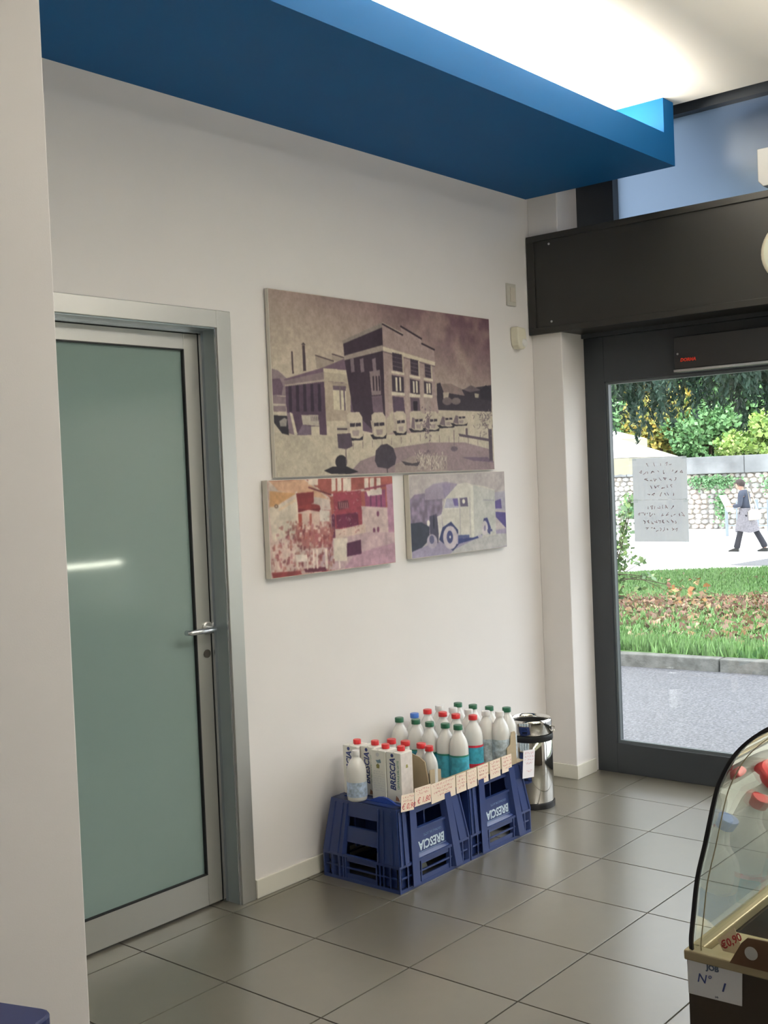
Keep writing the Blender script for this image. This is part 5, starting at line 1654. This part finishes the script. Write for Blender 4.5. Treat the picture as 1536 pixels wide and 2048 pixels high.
# ================================================================== PERSON WALKING
px0 = tag(empty('person', (25.25, 10.40, -.5)), 'person in dark jacket and grey skirt striding left, reading a white sheet', 'person')
skin_c = mat('skin', (.52, .30, .22), .5)
hair_c = mat('dark_hair', (.035, .022, .020), .7, noise=.3, nscale=40)
jack_c = mat('slate_jacket', (.045, .055, .085), .8, noise=.1, nscale=10)
skirt_c = mat('grey_skirt', (.19, .18, .20), .85, noise=.25, nscale=30)
trou_c = mat('black_trousers', (.014, .014, .022), .8)
shoe_c = mat('black_shoe', (.01, .01, .01), .4)
def skinned(name, joints, edges, m, parent, sub=2, root=0):
    me = bpy.data.meshes.new(name)
    me.from_pydata([j[:3] for j in joints], edges, [])
    me.materials.append(m)
    o = bpy.data.objects.new(name, me)
    COL.objects.link(o)
    o.parent = parent
    sk = o.modifiers.new('skin', 'SKIN')
    sk.use_smooth_shade = True
    lay = me.skin_vertices[0].data if len(me.skin_vertices) else None
    if lay is None:
        me.attributes  # created with the modifier below
        bpy.context.view_layer.objects.active = o
        bpy.ops.mesh.customdata_skin_add()
        lay = me.skin_vertices[0].data
    for i, j in enumerate(joints):
        rr_ = j[3] if isinstance(j[3], tuple) else (j[3], j[3])
        lay[i].radius = rr_
        lay[i].use_root = (i == root)
    sb_ = o.modifiers.new('sub', 'SUBSURF')
    sb_.levels = sub
    sb_.render_levels = sub
    return o
# walking towards +y: +x is the person's right-hand far side
J = [(0, 0, .88, .115), (0, .02, 1.02, .105), (0, .05, 1.20, .125), (0, .06, 1.32, .105), (0, .08, 1.40, .048), (0, .11, 1.46, .045),
     (.10, 0, .84, .085), (.09, -.16, .49, .058), (.09, -.36, .15, .042), (.09, -.38, .08, .035), (.09, -.26, .03, .028),
     (-.10, 0, .84, .085), (-.09, .12, .46, .058), (-.09, .225, .10, .042), (-.09, .23, .06, .035), (-.09, .36, .03, .028),
     (.165, .05, 1.32, .052), (.19, .08, 1.06, .042), (.12, .30, 1.05, .032),
     (-.165, .05, 1.32, .052), (-.20, .06, 1.05, .042), (-.12, .29, 1.04, .032)]
Ed = [(0, 1), (1, 2), (2, 3), (3, 4), (4, 5), (0, 6), (6, 7), (7, 8), (8, 9), (9, 10), (0, 11), (11, 12), (12, 13), (13, 14), (14, 15), (3, 16), (16, 17), (17, 18), (3, 19), (19, 20), (20, 21)]
def hand(J, Ed, w_, s_):
    """palm, four unequal curled fingers and a side thumb from wrist joint w_"""
    x, y, z = J[w_][:3]
    p = len(J); J.append((x*.9, y+.075, z+.01, .024)); Ed.append((w_, p))
    for k, l in enumerate((.050, .058, .054, .042)):
        dx = (k-1.5)*.019
        a = len(J); J.append((x*.9+dx, y+.105, z+.008, .0095)); Ed.append((p, a))
        b = len(J); J.append((x*.9+dx*1.05, y+.105+l*.6, z+.006, .009)); Ed.append((a, b))
        c = len(J); J.append((x*.9+dx*1.05, y+.105+l*.75, z-.022, .008)); Ed.append((b, c))
    a = len(J); J.append((x*.9+s_*.034, y+.060, z+.022, .010)); Ed.append((p, a))
    b = len(J); J.append((x*.9+s_*.040, y+.095, z+.036, .009)); Ed.append((a, b))
hand(J, Ed, 18, -1)
hand(J, Ed, 21, 1)
skinned('body', J, Ed, skin_c, px0)
# head: modelled profile facing +y
def head():
    mb = MB()
    rings = [(.00, .045, .050, .00), (.03, .058, .068, .012), (.06, .066, .080, .014), (.09, .071, .088, .010), (.12, .074, .092, .004), (.15, .074, .093, -.002), (.18, .066, .086, -.006), (.205, .048, .064, -.008), (.222, .018, .025, -.008)]
    n_ = 24
    vs, fs = [], []
    for z_, rx, ry, oy in rings:
        for i in range(n_):
            a = 2*PI*i/n_
            vs.append((rx*math.cos(a), oy+ry*math.sin(a), z_))
    for j in range(len(rings)-1):
        for i in range(n_):
            fs.append((j*n_+i, j*n_+(i+1) % n_, (j+1)*n_+(i+1) % n_, (j+1)*n_+i))
    fs.append(tuple(range(n_-1, -1, -1))); fs.append(tuple((len(rings)-1)*n_+i for i in range(n_)))
    mb.add(vs, fs)
    return mb
HM = Matrix.Translation((0, .105, 1.425)) @ Matrix.Rotation(-.30, 4, 'X')
def hb(mb, name, m, parent, smooth=True):
    o = mb.build(name, m, parent, smooth=smooth)
    o.data.transform(HM)
    return o
hd_ = hb(head(), 'head', skin_c, px0)
hb(MB().add([(-.012, .090, .075), (.012, .090, .075), (0, .088, .118), (0, .120, .080)], [(0, 1, 3), (1, 2, 3), (2, 0, 3), (0, 2, 1)]), 'nose', skin_c, hd_, False)
for s_ in (-1, 1):
    hb(MB().lathe([(.002, -.004), (.010, 0), (.002, .004)], 10, M=Matrix.Translation((s_*.028, .088, .115))), 'eye', mat('eye_dark', (.03, .02, .02), .3), hd_)
    hb(MB().lathe([(.004, -.022), (.012, -.012), (.015, .006), (.006, .022)], 10, M=Matrix.Translation((s_*.073, -.004, .100))), 'ear', skin_c, hd_)
hb(MB().box(-.022, .083, .046, .022, .092, .053), 'mouth', mat('lips', (.35, .12, .10), .5), hd_, False)
# short curly hair: a bumpy cap
mb = MB()
vs, fs = [], []
n_, m_ = 28, 12
rh = random.Random(2)
for j in range(m_+1):
    th_ = (j/m_)*PI*.66
    for i in range(n_):
        a = 2*PI*i/n_
        back = max(0, -math.sin(a))
        t2 = th_*(1+.22*back) if j > m_*.5 else th_
        if math.sin(a) > .35 and j > m_*.62: t2 = PI*.66*.62
        k = 1+rh.uniform(-.05, .07)
        vs.append((.092*k*math.sin(t2)*math.cos(a), -.010+.112*k*math.sin(t2)*math.sin(a), .130+.108*k*math.cos(t2)))
for j in range(m_):
    for i in range(n_):
        fs.append((j*n_+i, j*n_+(i+1) % n_, (j+1)*n_+(i+1) % n_, (j+1)*n_+i))
mb.add(vs, fs)
hb(mb, 'hair', hair_c, px0)
# clothing
JJ = [(0, 0, .92, (.135, .135)), (0, .02, 1.04, (.130, .125)), (0, .04, 1.20, (.150, .145)), (0, .055, 1.34, (.110, .110)), (0, .075, 1.40, (.062, .062)),
      (.18, .05, 1.31, .070), (.205, .08, 1.07, .056), (.135, .265, 1.055, .046), (-.18, .05, 1.31, .070), (-.215, .06, 1.06, .056), (-.135, .255, 1.045, .046)]
skinned('jacket', JJ, [(0, 1), (1, 2), (2, 3), (3, 4), (3, 5), (5, 6), (6, 7), (3, 8), (8, 9), (9, 10)], jack_c, px0)
mb = MB()
vs, fs = [], []
for j, (z_, rx, ry, oy) in enumerate(((1.00, .165, .150, .01), (.90, .185, .175, .0), (.78, .200, .205, -.005), (.62, .215, .245, -.005), (.50, .225, .275, -.01), (.46, .215, .265, -.01), (.52, .19, .23, -.01))):
    for i in range(32):
        a = 2*PI*i/32
        f_ = 1+.035*math.sin(a*7)*(j/5)
        vs.append((rx*f_*math.cos(a), oy+ry*f_*math.sin(a), z_+(.02*math.sin(a*3) if j > 3 else 0)))
for j in range(6):
    for i in range(32):
        fs.append((j*32+i, j*32+(i+1) % 32, (j+1)*32+(i+1) % 32, (j+1)*32+i))
mb.add(vs, fs)
mb.build('skirt', skirt_c, px0, smooth=True)
skinned('trousers', [(0, 0, .86, .12), (.10, 0, .80, .095), (.09, -.16, .49, .070), (.09, -.345, .17, .075), (.09, -.38, .08, .082), (-.10, 0, .80, .095), (-.09, .12, .46, .070), (-.09, .205, .15, .075), (-.09, .225, .06, .085)],
        [(0, 1), (1, 2), (2, 3), (3, 4), (0, 5), (5, 6), (6, 7), (7, 8)], trou_c, px0)
for x_, y_ in ((.09, -.37), (-.09, .24)):
    MB().prism([(y_-.07, .001), (y_+.17, .001), (y_+.175, .025), (y_+.10, .055), (y_+.02, .085), (y_-.07, .08)], 'x', x_-.040, x_+.040).build('shoe', shoe_c, px0, bevel=.012)
# what the person carries
bg = tag(empty('shoulder_bag', (25.10, 10.16, .36)), 'beige shoulder bag carried behind the walking person', 'bag')
MB().prism([(-.14, -.12), (.12, -.14), (.13, .06), (.05, .12), (-.09, .10), (-.15, .0)], 'x', -.05, .05).build('bag_body', mat('beige_bag', (.52, .45, .34), .7), bg, bevel=.02)
MB().tube([(0, -.08, .10), (.06, .10, .55), (.12, .20, .62), (.10, .14, .30), (0, .06, .10)], .010, 6).build('strap', MATS['beige_bag'], bg)
sh = tag(empty('paper_sheet', (25.25, 10.865, .60)), 'large white sheet held open in front of the walking person', 'paper')
MB().hex([(-.20, -.10, -.18), (.20, -.10, -.18), (.20, -.095, -.18), (-.20, -.095, -.18), (-.20, .09, .20), (.20, .09, .20), (.20, .095, .20), (-.20, .095, .20)]).build('sheet', mat('bright_paper', (.9, .9, .9), .7), sh)
